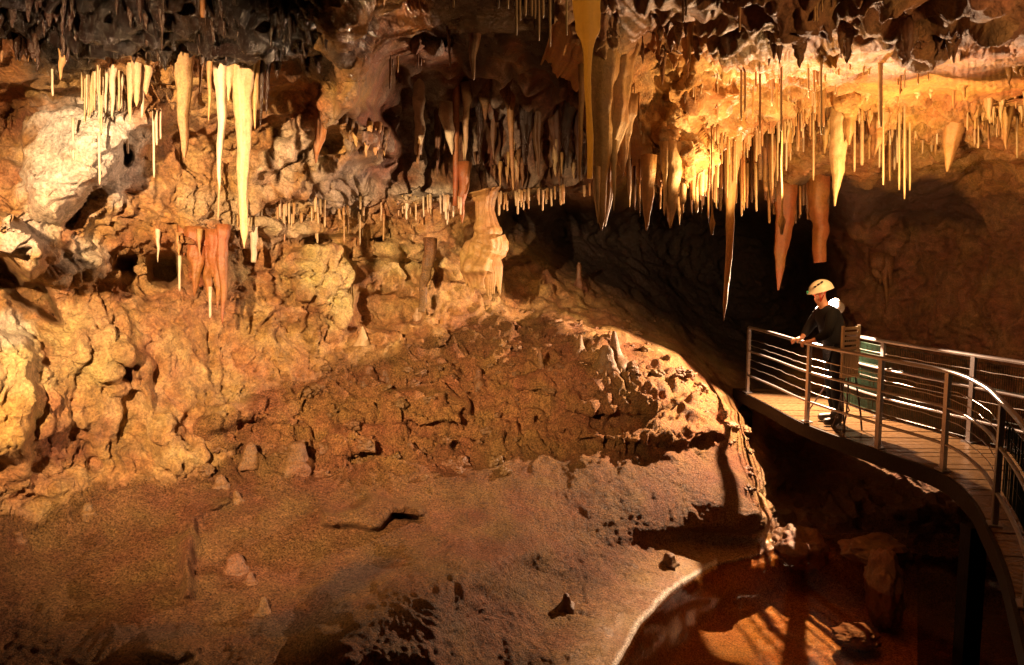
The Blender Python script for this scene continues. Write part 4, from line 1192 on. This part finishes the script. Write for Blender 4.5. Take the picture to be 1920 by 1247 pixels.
# --- loose rubble on the terraces of the mound and at its foot
rubs = []
for k in range(6):
    bm = bmesh.new()
    bmesh.ops.create_icosphere(bm, subdivisions=4, radius=1)
    V = np.array([v.co[:] for v in bm.verts])
    V = V * (1 + .5 * fbm(V * 1.3 + k * 7, 3) - .35 * (worley(V * 1.5 + k * 3) - .5) + .10 * fbm(V * 6 + k, 3))[:, None] * np.array([1, .8, .62])
    for v, c_ in zip(bm.verts, V):
        v.co = c_
    me = bpy.data.meshes.new("rubble_stone"); bm.to_mesh(me); bm.free()
    me.polygons.foreach_set("use_smooth", np.full(len(me.polygons), True))
    me.materials.append(M_DRIP['mud'])
    rubs.append(me)
for k in range(195):
    t_ = rr.random()
    if k >= 150:
        q_ = rr.random(); x = np.interp(q_, [0, .55, 1], [1275, 1392, 1425]) - abs(rr.gauss(0, 16)); y = np.interp(q_, [0, .55, 1], [690, 800, 950]) + rr.gauss(0, 8)
    elif t_ < .55:
        x = rr.uniform(560, 1260); y = np.interp(x, [560, 900, 1260], [770, 700, 720]) + rr.gauss(0, 42)
    elif t_ < .8:
        x = rr.uniform(380, 1000); y = np.interp(x, [380, 1000], [860, 850]) + rr.gauss(0, 22)
    else:
        x = rr.uniform(930, 1240); y = rr.uniform(600, 660)
    p_ = on_rock(x, y)
    o = bpy.data.objects.new("rubble_stone", rubs[k % 6])
    COL.objects.link(o)
    z_ = rr.uniform(.018, .055) if rr.random() < .8 else rr.uniform(.06, .12)
    o.scale = (z_, z_, z_)
    o.rotation_euler = (rr.uniform(-.3, .3), rr.uniform(-.3, .3), rr.uniform(0, 6.28))
    o.location = (p_[0], p_[1], p_[2] + z_ * .1)
    tag(o, "small brown stone among the rubble strewn over the terraces of the mound", "stone", "rubble on the mound")

# ------------------------------------------------------------------ the walkway
M_DECK = plain("wet_deck_boards", (0.11, 0.065, 0.032), rough=0.16, bump=0.5, scale=22, var=0.35)
M_STEEL = plain("galvanised_steel", (0.27, 0.25, 0.26), rough=0.3, metal=0.7, bump=0.15, scale=90, var=0.2)
M_WIRE = plain("steel_wire", (0.45, 0.42, 0.40), rough=0.3, metal=0.9)
M_MESH = plain("green_mesh", (0.005, 0.020, 0.010), rough=0.4, var=0.2)
M_BEAM = plain("dark_timber", (0.014, 0.009, 0.007), rough=0.7, spec=.15, bump=0.5, scale=30, var=0.3)
M_CONC = plain("damp_concrete", (0.006, 0.004, 0.003), rough=0.6, spec=.1, bump=0.5, scale=18, var=0.3)


def smooth_curve(pts, n):
    p = np.array(pts, float)
    p = np.vstack([2 * p[0] - p[1], p, 2 * p[-1] - p[-2]])
    out = []
    segs = len(p) - 3
    for k in range(n):
        u = k / (n - 1) * segs
        i = min(int(u), segs - 1); t = u - i
        a, b_, c_, d_ = p[i:i + 4]
        out.append(.5 * ((2 * b_) + (-a + c_) * t + (2 * a - 5 * b_ + 4 * c_ - d_) * t * t + (-a + 3 * b_ - 3 * c_ + d_) * t ** 3))
    out = np.array(out)
    s = np.concatenate([[0], np.cumsum(np.linalg.norm(np.diff(out, axis=0), axis=1))])
    q = np.linspace(0, s[-1], n)
    return np.stack([np.interp(q, s, out[:, k]) for k in range(out.shape[1])], -1), s[-1]


FRONT, LF = smooth_curve([(3.50, 12.45), (3.62, 11.2), (3.70, 10.0), (4.00, 8.75), (4.25, 7.80), (4.12, 7.0), (3.84, 6.27), (3.50, 5.48), (3.16, 4.80), (2.75, 4.0), (2.2, 3.0), (1.9, 2.4)], 240)
BACK, LB = smooth_curve([(4.80, 12.45), (4.72, 11.3), (4.86, 10.2), (5.25, 8.95), (5.50, 8.05), (5.40, 7.1), (5.02, 6.1), (4.45, 4.7), (3.8, 3.4), (3.2, 2.0)], 240)


def at_curve(Cv, s):
    """point at fraction s of a curve"""
    k = s * (len(Cv) - 1); i = min(int(k), len(Cv) - 2); t = k - i
    return Cv[i] * (1 - t) + Cv[i + 1] * t


walk = empty("walkway", (4.3, 9.5, 0), "curved raised walkway of wet boards winding past the pool", "walkway")


def childmesh(name, V, Fc, mat, parent, smooth=False):
    me = bpy.data.meshes.new(name)
    off = parent.location
    me.from_pydata([(v[0] - off[0], v[1] - off[1], v[2] - off[2]) for v in V], [], Fc)
    me.polygons.foreach_set("use_smooth", np.full(len(me.polygons), smooth))
    me.update()
    me.materials.append(mat)
    return link(name, me, parent)


BOX = [(0, 1, 2, 3), (7, 6, 5, 4), (0, 4, 5, 1), (1, 5, 6, 2), (2, 6, 7, 3), (3, 7, 4, 0)]
NB = 62
rs = random.Random(8)
for k in range(NB):
    a, b_ = k / NB + 0.0007, (k + 1) / NB - 0.0007
    f0, f1, g0, g1 = at_curve(FRONT, a), at_curve(FRONT, b_), at_curve(BACK, a), at_curve(BACK, b_)
    h = rs.uniform(-.004, .004); t_ = rs.uniform(-.003, .003)
    V = [(*f0, h), (*f1, h + t_), (*g1, h + t_), (*g0, h), (*f0, h - .04), (*f1, h - .04), (*g1, h - .04), (*g0, h - .04)]
    V = [(v[0], v[1], v[2]) for v in V]
    childmesh("board", V, [tuple(reversed(q)) for q in BOX] if False else BOX, M_DECK, walk)


def strip(Cv, z0, z1, thick, inward):
    """a vertical board bent along a curve"""
    T = np.gradient(Cv, axis=0); T /= np.linalg.norm(T, axis=1)[:, None]
    Nn = np.stack([-T[:, 1], T[:, 0]], -1) * inward
    V, Fc = [], []
    for i in range(len(Cv)):
        p, q = Cv[i], Cv[i] + Nn[i] * thick
        V += [(p[0], p[1], z0), (p[0], p[1], z1), (q[0], q[1], z1), (q[0], q[1], z0)]
        if i:
            b0 = 4 * (i - 1); c0 = 4 * i
            for e in range(4):
                e2 = (e + 1) % 4
                Fc.append((b0 + e, b0 + e2, c0 + e2, c0 + e))
    return V, Fc


def off_curve(Cv, d):
    T = np.gradient(Cv, axis=0); T /= np.linalg.norm(T, axis=1)[:, None]
    return Cv + np.stack([-T[:, 1], T[:, 0]], -1) * d


V, Fc = strip(off_curve(FRONT, -.004), -.17, -.004, .03, -1); childmesh("fascia", V, Fc, M_BEAM, walk)
V, Fc = strip(off_curve(BACK, .004), -.17, -.004, .03, 1); childmesh("fascia", V, Fc, M_BEAM, walk)
V, Fc = [], []
for i in range(0, 240, 4):
    f, g = FRONT[i], BACK[i]
    V += [(*f, -.046), (*g, -.046), (*f, -.10), (*g, -.10)]
    if i:
        b0 = len(V) - 8
        Fc += [(b0, b0 + 1, b0 + 5, b0 + 4), (b0 + 2, b0 + 6, b0 + 7, b0 + 3)]
childmesh("underside", V, Fc, M_BEAM, walk)  # added sheet, stops lamp light falling through the gaps between boards


# --- railings
def near_s(Cv, p):
    return int(np.argmin(((Cv - np.array(p)) ** 2).sum(1)))


def rail_tube(Cv, i0, i1, z, r, n=8, sag=0.0, jit=0.0, seed=0):
    seg = Cv[i0:i1 + 1]
    ax = np.column_stack([seg, np.full(len(seg), z)])
    if jit:
        ax[:, 2] += jit * perlin(np.stack([np.arange(len(seg)) * .21, np.full(len(seg), seed * 3.1), 0 * seg[:, 0]], -1))
    V, Q, cap = tube(ax, np.full(len(ax), r), n=n, seed=0)
    return V, [tuple(int(i) for i in q) for q in Q] + [tuple(int(i) for i in cap[0]), tuple(int(i) for i in cap[1][::-1])]


RF = off_curve(FRONT, .04)
RB = off_curve(BACK, -.05)
fr_rail = empty("guard_railing", (3.7, 10, 0), "grey steel railing on the pool side of the walkway with drops on its wires", "railing")
bk_rail = empty("guard_railing", (5.2, 9, 0), "grey steel railing on the rock wall side of the walkway with green mesh panels", "railing")


def post_at(Cv, p, parent, w_=.028, h=1.0, d=.02):
    i = near_s(Cv, p)
    q = Cv[i]; T = Cv[min(i + 1, len(Cv) - 1)] - Cv[max(i - 1, 0)]; T /= np.linalg.norm(T); N_ = np.array([-T[1], T[0]])
    V = []
    for z in (h, 0.004):
        for a, b_ in ((-1, -1), (1, -1), (1, 1), (-1, 1)):
            x = q + T * w_ * a * 1.0 + N_ * d * b_
            V.append((x[0], x[1], z))
    childmesh("post", V, BOX, M_STEEL, parent)
    V = []
    for z in (.016, .003):
        for a, b_ in ((-1, -1), (1, -1), (1, 1), (-1, 1)):
            x = q + T * .07 * a + N_ * .05 * b_
            V.append((x[0], x[1], z))
    childmesh("base_plate", V, BOX, M_STEEL, parent)


for p in [(3.55, 12.05), (3.70, 10.0), (4.02, 8.72), (4.25, 7.78), (3.84, 6.27), (3.16, 4.80), (2.3, 3.2)]:
    post_at(RF, p, fr_rail, .03 if p[1] > 6.5 else .042)
for p in [(4.8, 11.6), (4.82, 10.3), (5.22, 8.95), (5.42, 7.3), (4.6, 5.3)]:
    post_at(RB, p, bk_rail)
i0 = near_s(RF, (3.55, 12.05)); i1 = len(RF) - 2
for nm, z, r in (("handrail", 1.0, .024), ("mid_rail", .64, .017), ("low_rail", .27, .017)):
    V, Fc = rail_tube(RF, i0, i1, z, r); childmesh(nm, V, Fc, M_STEEL, fr_rail, True)
for k, z in enumerate((.82, .73, .52, .40)):
    V, Fc = rail_tube(RF, i0, near_s(RF, (3.80, 6.27)), z, .0045, 6, jit=.012, seed=k); childmesh("wire", V, Fc, M_WIRE, fr_rail, True)
j0 = near_s(RB, (4.8, 11.6)); j1 = len(RB) - 2
for nm, z, r in (("handrail", 1.0, .024), ("mid_rail", .64, .016), ("low_rail", .27, .016)):
    V, Fc = rail_tube(RB, j0, j1, z, r); childmesh(nm, V, Fc, M_STEEL, bk_rail, True)
for k, z in enumerate((.84, .5)):
    V, Fc = rail_tube(RB, j0, j1, z, .0045, 6, jit=.01, seed=k + 9); childmesh("wire", V, Fc, M_WIRE, bk_rail, True)


def mesh_panel(Cv, i0, i1, z0, z1, pitch, parent, r=.0035):
    """welded mesh: fine upright wires, bent along the railing, with a few lengthwise ones"""
    seg = Cv[i0:i1 + 1]
    s = np.concatenate([[0], np.cumsum(np.linalg.norm(np.diff(seg, axis=0), axis=1))])
    n = int(s[-1] / pitch)
    Vs, Fs = [], []
    for k in range(n + 1):
        q = k * pitch
        x, y = np.interp(q, s, seg[:, 0]), np.interp(q, s, seg[:, 1])
        b0 = len(Vs)
        jx = rs.uniform(-.004, .004)
        for z in (z0, z1):
            for a in range(4):
                Vs.append((x + jx + r * math.cos(a * math.pi / 2), y + r * math.sin(a * math.pi / 2), z))
        for a in range(4):
            c_ = (a + 1) % 4
            Fs.append((b0 + a, b0 + c_, b0 + 4 + c_, b0 + 4 + a))
    for z in (z0, z0 + (z1 - z0) * .5, z1):
        V, Fc = rail_tube(Cv, i0, i1, z, r, 4)
        b0 = len(Vs); Vs += [tuple(v) for v in V]; Fs += [tuple(i + b0 for i in q) for q in Fc]
    childmesh("mesh_panel", Vs, Fs, M_MESH, parent)


mesh_panel(off_curve(RB, .03), j0, j1, .05, .60, .028, bk_rail)
mesh_panel(off_curve(RB, .03), j0, j1, .66, .93, .028, bk_rail)
k0 = near_s(RF, (3.80, 6.27)) + 1
mesh_panel(off_curve(RF, .03), k0, i1, .30, .60, .024, fr_rail)
mesh_panel(off_curve(RF, .03), k0, i1, .66, .86, .024, fr_rail)

# --- wall of the walkway's far landing, and a concrete stub beside the deck
V = []
for z in (-.27, -1.9):
    for x, y in ((3.45, 11.9), (3.62, 11.9), (3.7, 12.6), (3.45, 12.6)):
        V.append((x, y, z))
o_ = empty("landing_pier", (3.5, 12, -1.9), "dark pier under the far end of the walkway", "pier")
childmesh("pier_shaft", V, BOX, M_BEAM, o_)
q = unproj(1828, 985, 6.75)
V = []
for z in (q[2], -1.7):
    for x, y in ((-.08, -.08), (.07, -.08), (.07, .08), (-.08, .08)):
        V.append((q[0] + x, q[1] + y, z))
o_ = empty("bollard", (q[0], q[1], -1.7), "squat dark wet post standing against the edge of the walkway", "post")
childmesh("post_shaft", V, BOX, M_CONC, o_)


# ------------------------------------------------------------------ boulders in and beside the pool
def boulder(px, py, Y, wpx, hpx, dep, label, base, seed, sink=.3):
    sc_ = Y / F
    bm = bmesh.new()
    bmesh.ops.create_icosphere(bm, subdivisions=5, radius=1)
    V = np.array([v.co[:] for v in bm.verts])
    nz = 1 + .30 * fbm(V * 1.1 + seed, 3) - .25 * (worley(V * 1.4 + seed) - .5) + .07 * fbm(V * 6 + seed, 3)
    V = V * nz[:, None] * np.array([wpx * .5 * sc_, dep, hpx * .5 * sc_])
    for v, c_ in zip(bm.verts, V):
        v.co = c_
    me = bpy.data.meshes.new("boulder"); bm.to_mesh(me); bm.free()
    me.polygons.foreach_set("use_smooth", np.full(len(me.polygons), True))
    me.materials.append(base)
    o = link("boulder", me)
    o.location = Vector(unproj(px, py, Y))
    return tag(o, label, "boulder")


M_BLD = rock_mat("boulder_rock", base=(0.20, 0.095, 0.045, 1), grain=30, grain_amt=.4, rough=(.35, .7), bump=.7, scale2=8)
boulder(1600, 1190, 7.7, 90, 34, .2, "small pale boulder lying at the far side of the pool bottom", M_BLD, 1)
boulder(1655, 1100, 8.15, 60, 150, .3, "tall slanting reddish slab leaning in the dark under the walkway", M_BLD, 5)
boulder(1640, 1030, 8.8, 130, 44, .3, "long low reddish boulder in the dark under the walkway", M_BLD, 9)
boulder(1495, 1030, 9.2, 100, 80, .3, "rounded dim boulder right of the mound's broken edge", M_BLD, 14)

# ------------------------------------------------------------------ the person leaning on the railing
M_SKIN = plain("skin", (0.50, 0.24, 0.15), rough=.5, var=.08)
M_JKT = plain("dark_jacket", (0.010, 0.009, 0.010), rough=.85, bump=.4, scale=40, spec=.1)
M_PNT = plain("dark_trousers", (0.011, 0.010, 0.010), rough=.85, bump=.4, scale=40, spec=.1)
M_BOOT = plain("brown_boots", (0.03, 0.02, 0.015), rough=.5)
M_HELM = plain("cream_helmet", (0.78, 0.72, 0.58), rough=.4, var=.06)
M_BLACK = plain("black_vent", (0.01, 0.01, 0.01), rough=.7)
M_RED = plain("red_strap", (0.45, 0.06, 0.03), rough=.6)
M_GLOVE = plain("pale_sleeve", (0.42, 0.30, 0.20), rough=.8, bump=.3, scale=60)


def skin_mesh(name, nodes, edges, mat, parent, root=0, sub=2, loc=(0, 0, 0)):
    """grow one continuous surface round a skeleton: nodes = {key: (x, y, z, r) or (x, y, z, rx, ry)}"""
    keys = list(nodes)
    idx = {k: i for i, k in enumerate(keys)}
    me = bpy.data.meshes.new(name)
    me.from_pydata([Vector(nodes[k][:3]) for k in keys], [(idx[a], idx[b_]) for a, b_ in edges], [])
    o = bpy.data.objects.new(name, me)
    COL.objects.link(o)
    md = o.modifiers.new("s", 'SKIN')
    md.use_smooth_shade = True
    md.branch_smoothing = 0.3
    for k in keys:
        sv = me.skin_vertices[0].data[idx[k]]
        r = nodes[k][3:]
        sv.radius = (r[0], r[-1])
        sv.use_root = (idx[k] == root)
    ss = o.modifiers.new("u", 'SUBSURF'); ss.levels = sub; ss.render_levels = sub
    dg = bpy.context.evaluated_depsgraph_get()
    new = bpy.data.meshes.new_from_object(o.evaluated_get(dg))
    bpy.data.objects.remove(o)
    new.name = name
    new.materials.clear(); new.materials.append(mat)
    new.polygons.foreach_set("use_smooth", np.full(len(new.polygons), True))
    return link(name, new, parent)


PX, PY = 4.02, 9.93
person = empty("person", (PX, PY, 0.004), "person in a dark jacket and cream helmet leaning on the railing and looking down", "person")
# local frame: +x away from the rail, -x towards the pool; the person faces -x
B = {
    'pelvis': (0.0, 0, .97, .105, .115), 'waist': (-.01, 0, 1.10, .115, .145), 'chest': (-.07, 0, 1.28, .125, .175), 'upper': (-.11, 0, 1.42, .10, .17), 'neck': (-.17, 0, 1.51, .055, .055), 'skull0': (-.205, 0, 1.575, .07, .065), 'skull1': (-.215, 0, 1.66, .095, .078), 'skull2': (-.20, 0, 1.73, .07, .06),
    'nose': (-.315, 0, 1.625, .016), 'chin': (-.275, 0, 1.55, .03),
    'shL': (-.12, -.19, 1.41, .062), 'elL': (-.20, -.27, 1.16, .044), 'wrL': (-.36, -.16, 1.055, .03),
    'shR': (-.12, .19, 1.41, .062), 'elR': (-.25, .24, 1.18, .044), 'wrR': (-.37, .14, 1.055, .03),
    'hipL': (.02, -.10, .92, .09), 'knL': (-.01, -.12, .50, .062), 'anL': (.05, -.12, .09, .042), 'toeL': (-.13, -.135, .045, .038),
    'hipR': (.02, .10, .92, .09), 'knR': (.02, .13, .50, .062), 'anR': (.09, .14, .09, .042), 'toeR': (-.09, .155, .045, .038),
}
E = [('pelvis', 'waist'), ('waist', 'chest'), ('chest', 'upper'), ('upper', 'neck'), ('neck', 'skull0'), ('skull0', 'skull1'), ('skull1', 'skull2'), ('skull0', 'chin'), ('skull1', 'nose'),
     ('upper', 'shL'), ('shL', 'elL'), ('elL', 'wrL'), ('upper', 'shR'), ('shR', 'elR'), ('elR', 'wrR'),
     ('pelvis', 'hipL'), ('hipL', 'knL'), ('knL', 'anL'), ('anL', 'toeL'), ('pelvis', 'hipR'), ('hipR', 'knR'), ('knR', 'anR'), ('anR', 'toeR')]
# hands: palms on the handrail, five fingers curled over it
for sd_, (wx, wy) in (('L', (-.36, -.16)), ('R', (-.37, .14))):
    s2 = -1 if sd_ == 'L' else 1
    B['pm' + sd_] = (wx - .045, wy - .01 * s2, 1.052, .022, .032)
    E.append(('wr' + sd_, 'pm' + sd_))
    for f_, (dy, ln) in enumerate(((.036, .060), (.013, .070), (-.011, .066), (-.034, .050))):
        B[f'k{f_}{sd_}'] = (wx - .085, wy + dy * s2, 1.048, .0095)
        B[f'm{f_}{sd_}'] = (wx - .085 - ln * .45, wy + dy * 1.1 * s2, 1.028, .0085)
        B[f't{f_}{sd_}'] = (wx - .085 - ln * .35, wy + dy * 1.1 * s2, 1.028 - ln * .6, .007)
        E += [('pm' + sd_, f'k{f_}{sd_}'), (f'k{f_}{sd_}', f'm{f_}{sd_}'), (f'm{f_}{sd_}', f't{f_}{sd_}')]
    B['th' + sd_] = (wx - .06, wy - .05 * s2, 1.035, .010)
    B['tt' + sd_] = (wx - .075, wy - .07 * s2, 1.005, .008)
    E += [('pm' + sd_, 'th' + sd_), ('th' + sd_, 'tt' + sd_)]
slim = {'pelvis': .6, 'waist': .6, 'chest': .6, 'upper': .62, 'hipL': .7, 'hipR': .7, 'knL': .75, 'knR': .75, 'shL': .75, 'shR': .75, 'elL': .8, 'elR': .8, 'anL': .8, 'anR': .8, 'toeL': .7, 'toeR': .7}
body = skin_mesh("body", {k: (*v[:3], *[r * slim.get(k, 1) for r in v[3:]]) for k, v in B.items()}, E, M_SKIN, person)


def grow(keys, d):
    return {k: (*B[k][:3], *[r + d for r in B[k][3:]]) for k in keys}


J = grow(['pelvis', 'waist', 'chest', 'upper', 'shL', 'elL', 'shR', 'elR'], .022)
J['neck'] = (-.165, 0, 1.52, .072, .07)
J['pelvis'] = (0.0, 0, .88, .13, .14)
for s2 in 'LR':
    a, b_ = B['el' + s2], B['wr' + s2]
    J['cf' + s2] = tuple(a[i] * .25 + b_[i] * .75 for i in range(3)) + (.045,)
JE = [('pelvis', 'waist'), ('waist', 'chest'), ('chest', 'upper'), ('upper', 'neck'), ('upper', 'shL'), ('shL', 'elL'), ('elL', 'cfL'), ('upper', 'shR'), ('shR', 'elR'), ('elR', 'cfR')]
skin_mesh("jacket", J, JE, M_JKT, person)
Tn = grow(['pelvis', 'hipL', 'knL', 'hipR', 'knR'], .02)
Tn['anL'] = (.05, -.12, .12, .062); Tn['anR'] = (.09, .14, .12, .062)
skin_mesh("trousers", Tn, [('pelvis', 'hipL'), ('hipL', 'knL'), ('knL', 'anL'), ('pelvis', 'hipR'), ('hipR', 'knR'), ('knR', 'anR')], M_PNT, person)
for s2 in 'LR':
    a, t_ = B['an' + s2], B['toe' + s2]
    skin_mesh("boot", {'c': (a[0], a[1], .16, .056), 'a': (a[0] + .01, a[1], .065, .058), 't': (t_[0] + .02, t_[1], .05, .05), 'e': (t_[0] - .03, t_[1], .045, .042)}, [('c', 'a'), ('a', 't'), ('t', 'e')], M_BOOT, person)


def dome_helmet():
    V, Fc = [], []
    nu, nv = 32, 12
    for j in range(nv + 1):
        ph = j / nv * math.pi * .53
        for i in range(nu):
            th = i / nu * 2 * math.pi
            x, y, z = math.sin(ph) * math.cos(th) * .150, math.sin(ph) * math.sin(th) * .118, math.cos(ph) * .128
            if j == nv:
                x *= 1.06; y *= 1.05
            if math.cos(th) < 0 and j >= nv - 1:
                x -= .018 * -math.cos(th)
            V.append((x, y, z))
    for j in range(nv):
        for i in range(nu):
            a = j * nu + i; b_ = j * nu + (i + 1) % nu
            Fc.append((a, b_, b_ + nu, a + nu))
    return V, Fc


V, Fc = dome_helmet()
me = bpy.data.meshes.new("helmet"); me.from_pydata(V, [], Fc); me.update()
me.polygons.foreach_set("use_smooth", np.full(len(me.polygons), True))
me.materials.append(M_HELM)
helm = link("helmet", me, person); helm.location = (-.20, 0, 1.68); helm.rotation_euler = (0, math.radians(-16), 0)
for k in range(3):
    bm = bmesh.new(); bmesh.ops.create_uvsphere(bm, u_segments=12, v_segments=8, radius=1)
    me = bpy.data.meshes.new("vent"); bm.to_mesh(me); bm.free(); me.materials.append(M_BLACK)
    v = link("vent", me, helm)
    v.scale = (.022, .012, .010)
    v.location = (-.095 + .045 * k, -.086 - .008 * k, .070 + .018 * k); v.rotation_euler = (math.radians(50), 0, math.radians(20))
bm = bmesh.new(); bmesh.ops.create_uvsphere(bm, u_segments=12, v_segments=8, radius=.016)
me = bpy.data.meshes.new("head_lamp"); bm.to_mesh(me); bm.free(); me.materials.append(plain("green_lens", (.05, .35, .25), rough=.15))
hl_ = link("head_lamp", me, helm); hl_.location = (-.172, -.01, .02)
V, Q, cap = tube([(-.06, -.095, -.01), (-.065, -.09, -.07), (-.055, -.05, -.135), (-.06, .05, -.135), (-.065, .09, -.07), (-.06, .095, -.01)], [.009] * 6, n=8)
me = bpy.data.meshes.new("chin_strap"); me.from_pydata([tuple(v) for v in V], [], [tuple(int(i) for i in q) for q in Q]); me.materials.append(M_RED)
link("chin_strap", me, helm)
V, Q, cap = tube([(.02, -.10, -.01), (-.02, -.098, -.06), (-.055, -.06, -.125)], [.008] * 3, n=8)
me = bpy.data.meshes.new("chin_strap"); me.from_pydata([tuple(v) for v in V], [], [tuple(int(i) for i in q) for q in Q]); me.materials.append(M_RED)
link("chin_strap", me, helm)

# --- folded slatted chair with thin legs, standing on end beside the person
M_CHAIR = plain("cream_plastic", (0.50, 0.42, 0.30), rough=.5, var=.1)
M_LEG = plain("dark_tube", (0.05, 0.03, 0.03), rough=.4, metal=.5)
chair = empty("folding_chair", (4.03, 9.50, 0.004), "cream slatted folding chair on thin dark legs beside the person", "chair")


def cbox(name, x0, x1, y0, y1, z0, z1, mat, parent, lean=0.0):
    V = [(x + lean * z, y, z) for z in (z1, z0) for x, y in ((x0, y0), (x1, y0), (x1, y1), (x0, y1))]
    me = bpy.data.meshes.new(name); me.from_pydata(V, [], BOX); me.update()
    me.materials.append(mat)
    return link(name, me, parent)


W2 = .15
cbox("back_upright", -W2, -W2 + .03, -.015, .015, .98, 1.28, M_CHAIR, chair)
cbox("back_upright", W2 - .03, W2, -.015, .015, .98, 1.28, M_CHAIR, chair)
for k in range(5):
    cbox("back_slat", -W2 + .031, W2 - .031, -.010, .010, .99 + .06 * k, 1.022 + .06 * k, M_CHAIR, chair)
cbox("seat_rim", -W2, W2, -.03, .012, .945, .975, M_CHAIR, chair)
cbox("seat_rim", -W2, W2, -.03, .012, .66, .70, M_CHAIR, chair)
for k in range(8):
    x = -W2 + .004 + k * (2 * W2 - .008) / 8
    cbox("seat_slat", x, x + .026, -.022, .004, .702, .943, M_CHAIR, chair)
for k, (x0, x1, y1) in enumerate(((-.12, -.10, -.05), (.02, .06, .10), (.13, .20, -.05), (-.05, .0, .22))):
    V, Q, cap = tube([(x0, .02, .95), (x0 * .9 + x1 * .1, .02, .66), (x1, y1 * .6, .2), (x1 + .01, y1, .0)], [.011] * 4, n=8)
    me = bpy.data.meshes.new("leg"); me.from_pydata([tuple(v) for v in V], [], [tuple(int(i) for i in q) for q in Q]); me.materials.append(M_LEG)
    link("leg", me, chair)
chair.rotation_euler = (0, 0, math.radians(28))

# --- floodlight glaring behind the person
M_HOUS = plain("grey_housing", (0.25, 0.22, 0.20), rough=.5)
m, nt, b = newmat("lamp_glow")
b.inputs['Emission Color'].default_value = (1.0, 0.86, 0.74, 1); b.inputs['Emission Strength'].default_value = 14
lampstand = empty("floodlight", (4.285, 10.62, 0.004), "grey floodlight glaring white behind the person's shoulder", "floodlight")
me = lathe_rock("housing", [(-.10, .03, 0, 0), (-.09, .075, 0, 0), (0, .095, 0, 0), (.035, .105, 0, 0), (.04, .09, 0, 0)], 24, 3, 0, 0, 'mud'); me.materials.clear(); me.materials.append(M_HOUS)
hs_ = link("housing", me, lampstand); hs_.location = (0, 0, 1.42); hs_.rotation_euler = (0, math.radians(-70), math.radians(25))
me = lathe_rock("lens", [(.03, .078, 0, 0), (.056, .076, 0, 0), (.06, .02, 0, 0)], 24, 3, 0, 0, 'mud'); me.materials.clear(); me.materials.append(MATS["lamp_glow"])
link("lens", me, hs_)
V, Q, cap = tube([(0.02, 0, 1.36), (0.02, 0, .5)], [.014, .014], n=10)
me = bpy.data.meshes.new("stem"); me.from_pydata([tuple(v) for v in V], [], [tuple(int(i) for i in q) for q in Q]); me.materials.append(M_LEG); link("stem", me, lampstand)
for k in range(3):
    a = k * 2.094 + .4
    V, Q, cap = tube([(0.02, 0, .52), (.02 + .3 * math.cos(a), .3 * math.sin(a), .0)], [.012, .01], n=8)
    me = bpy.data.meshes.new("leg"); me.from_pydata([tuple(v) for v in V], [], [tuple(int(i) for i in q) for q in Q]); me.materials.append(M_LEG); link("leg", me, lampstand)
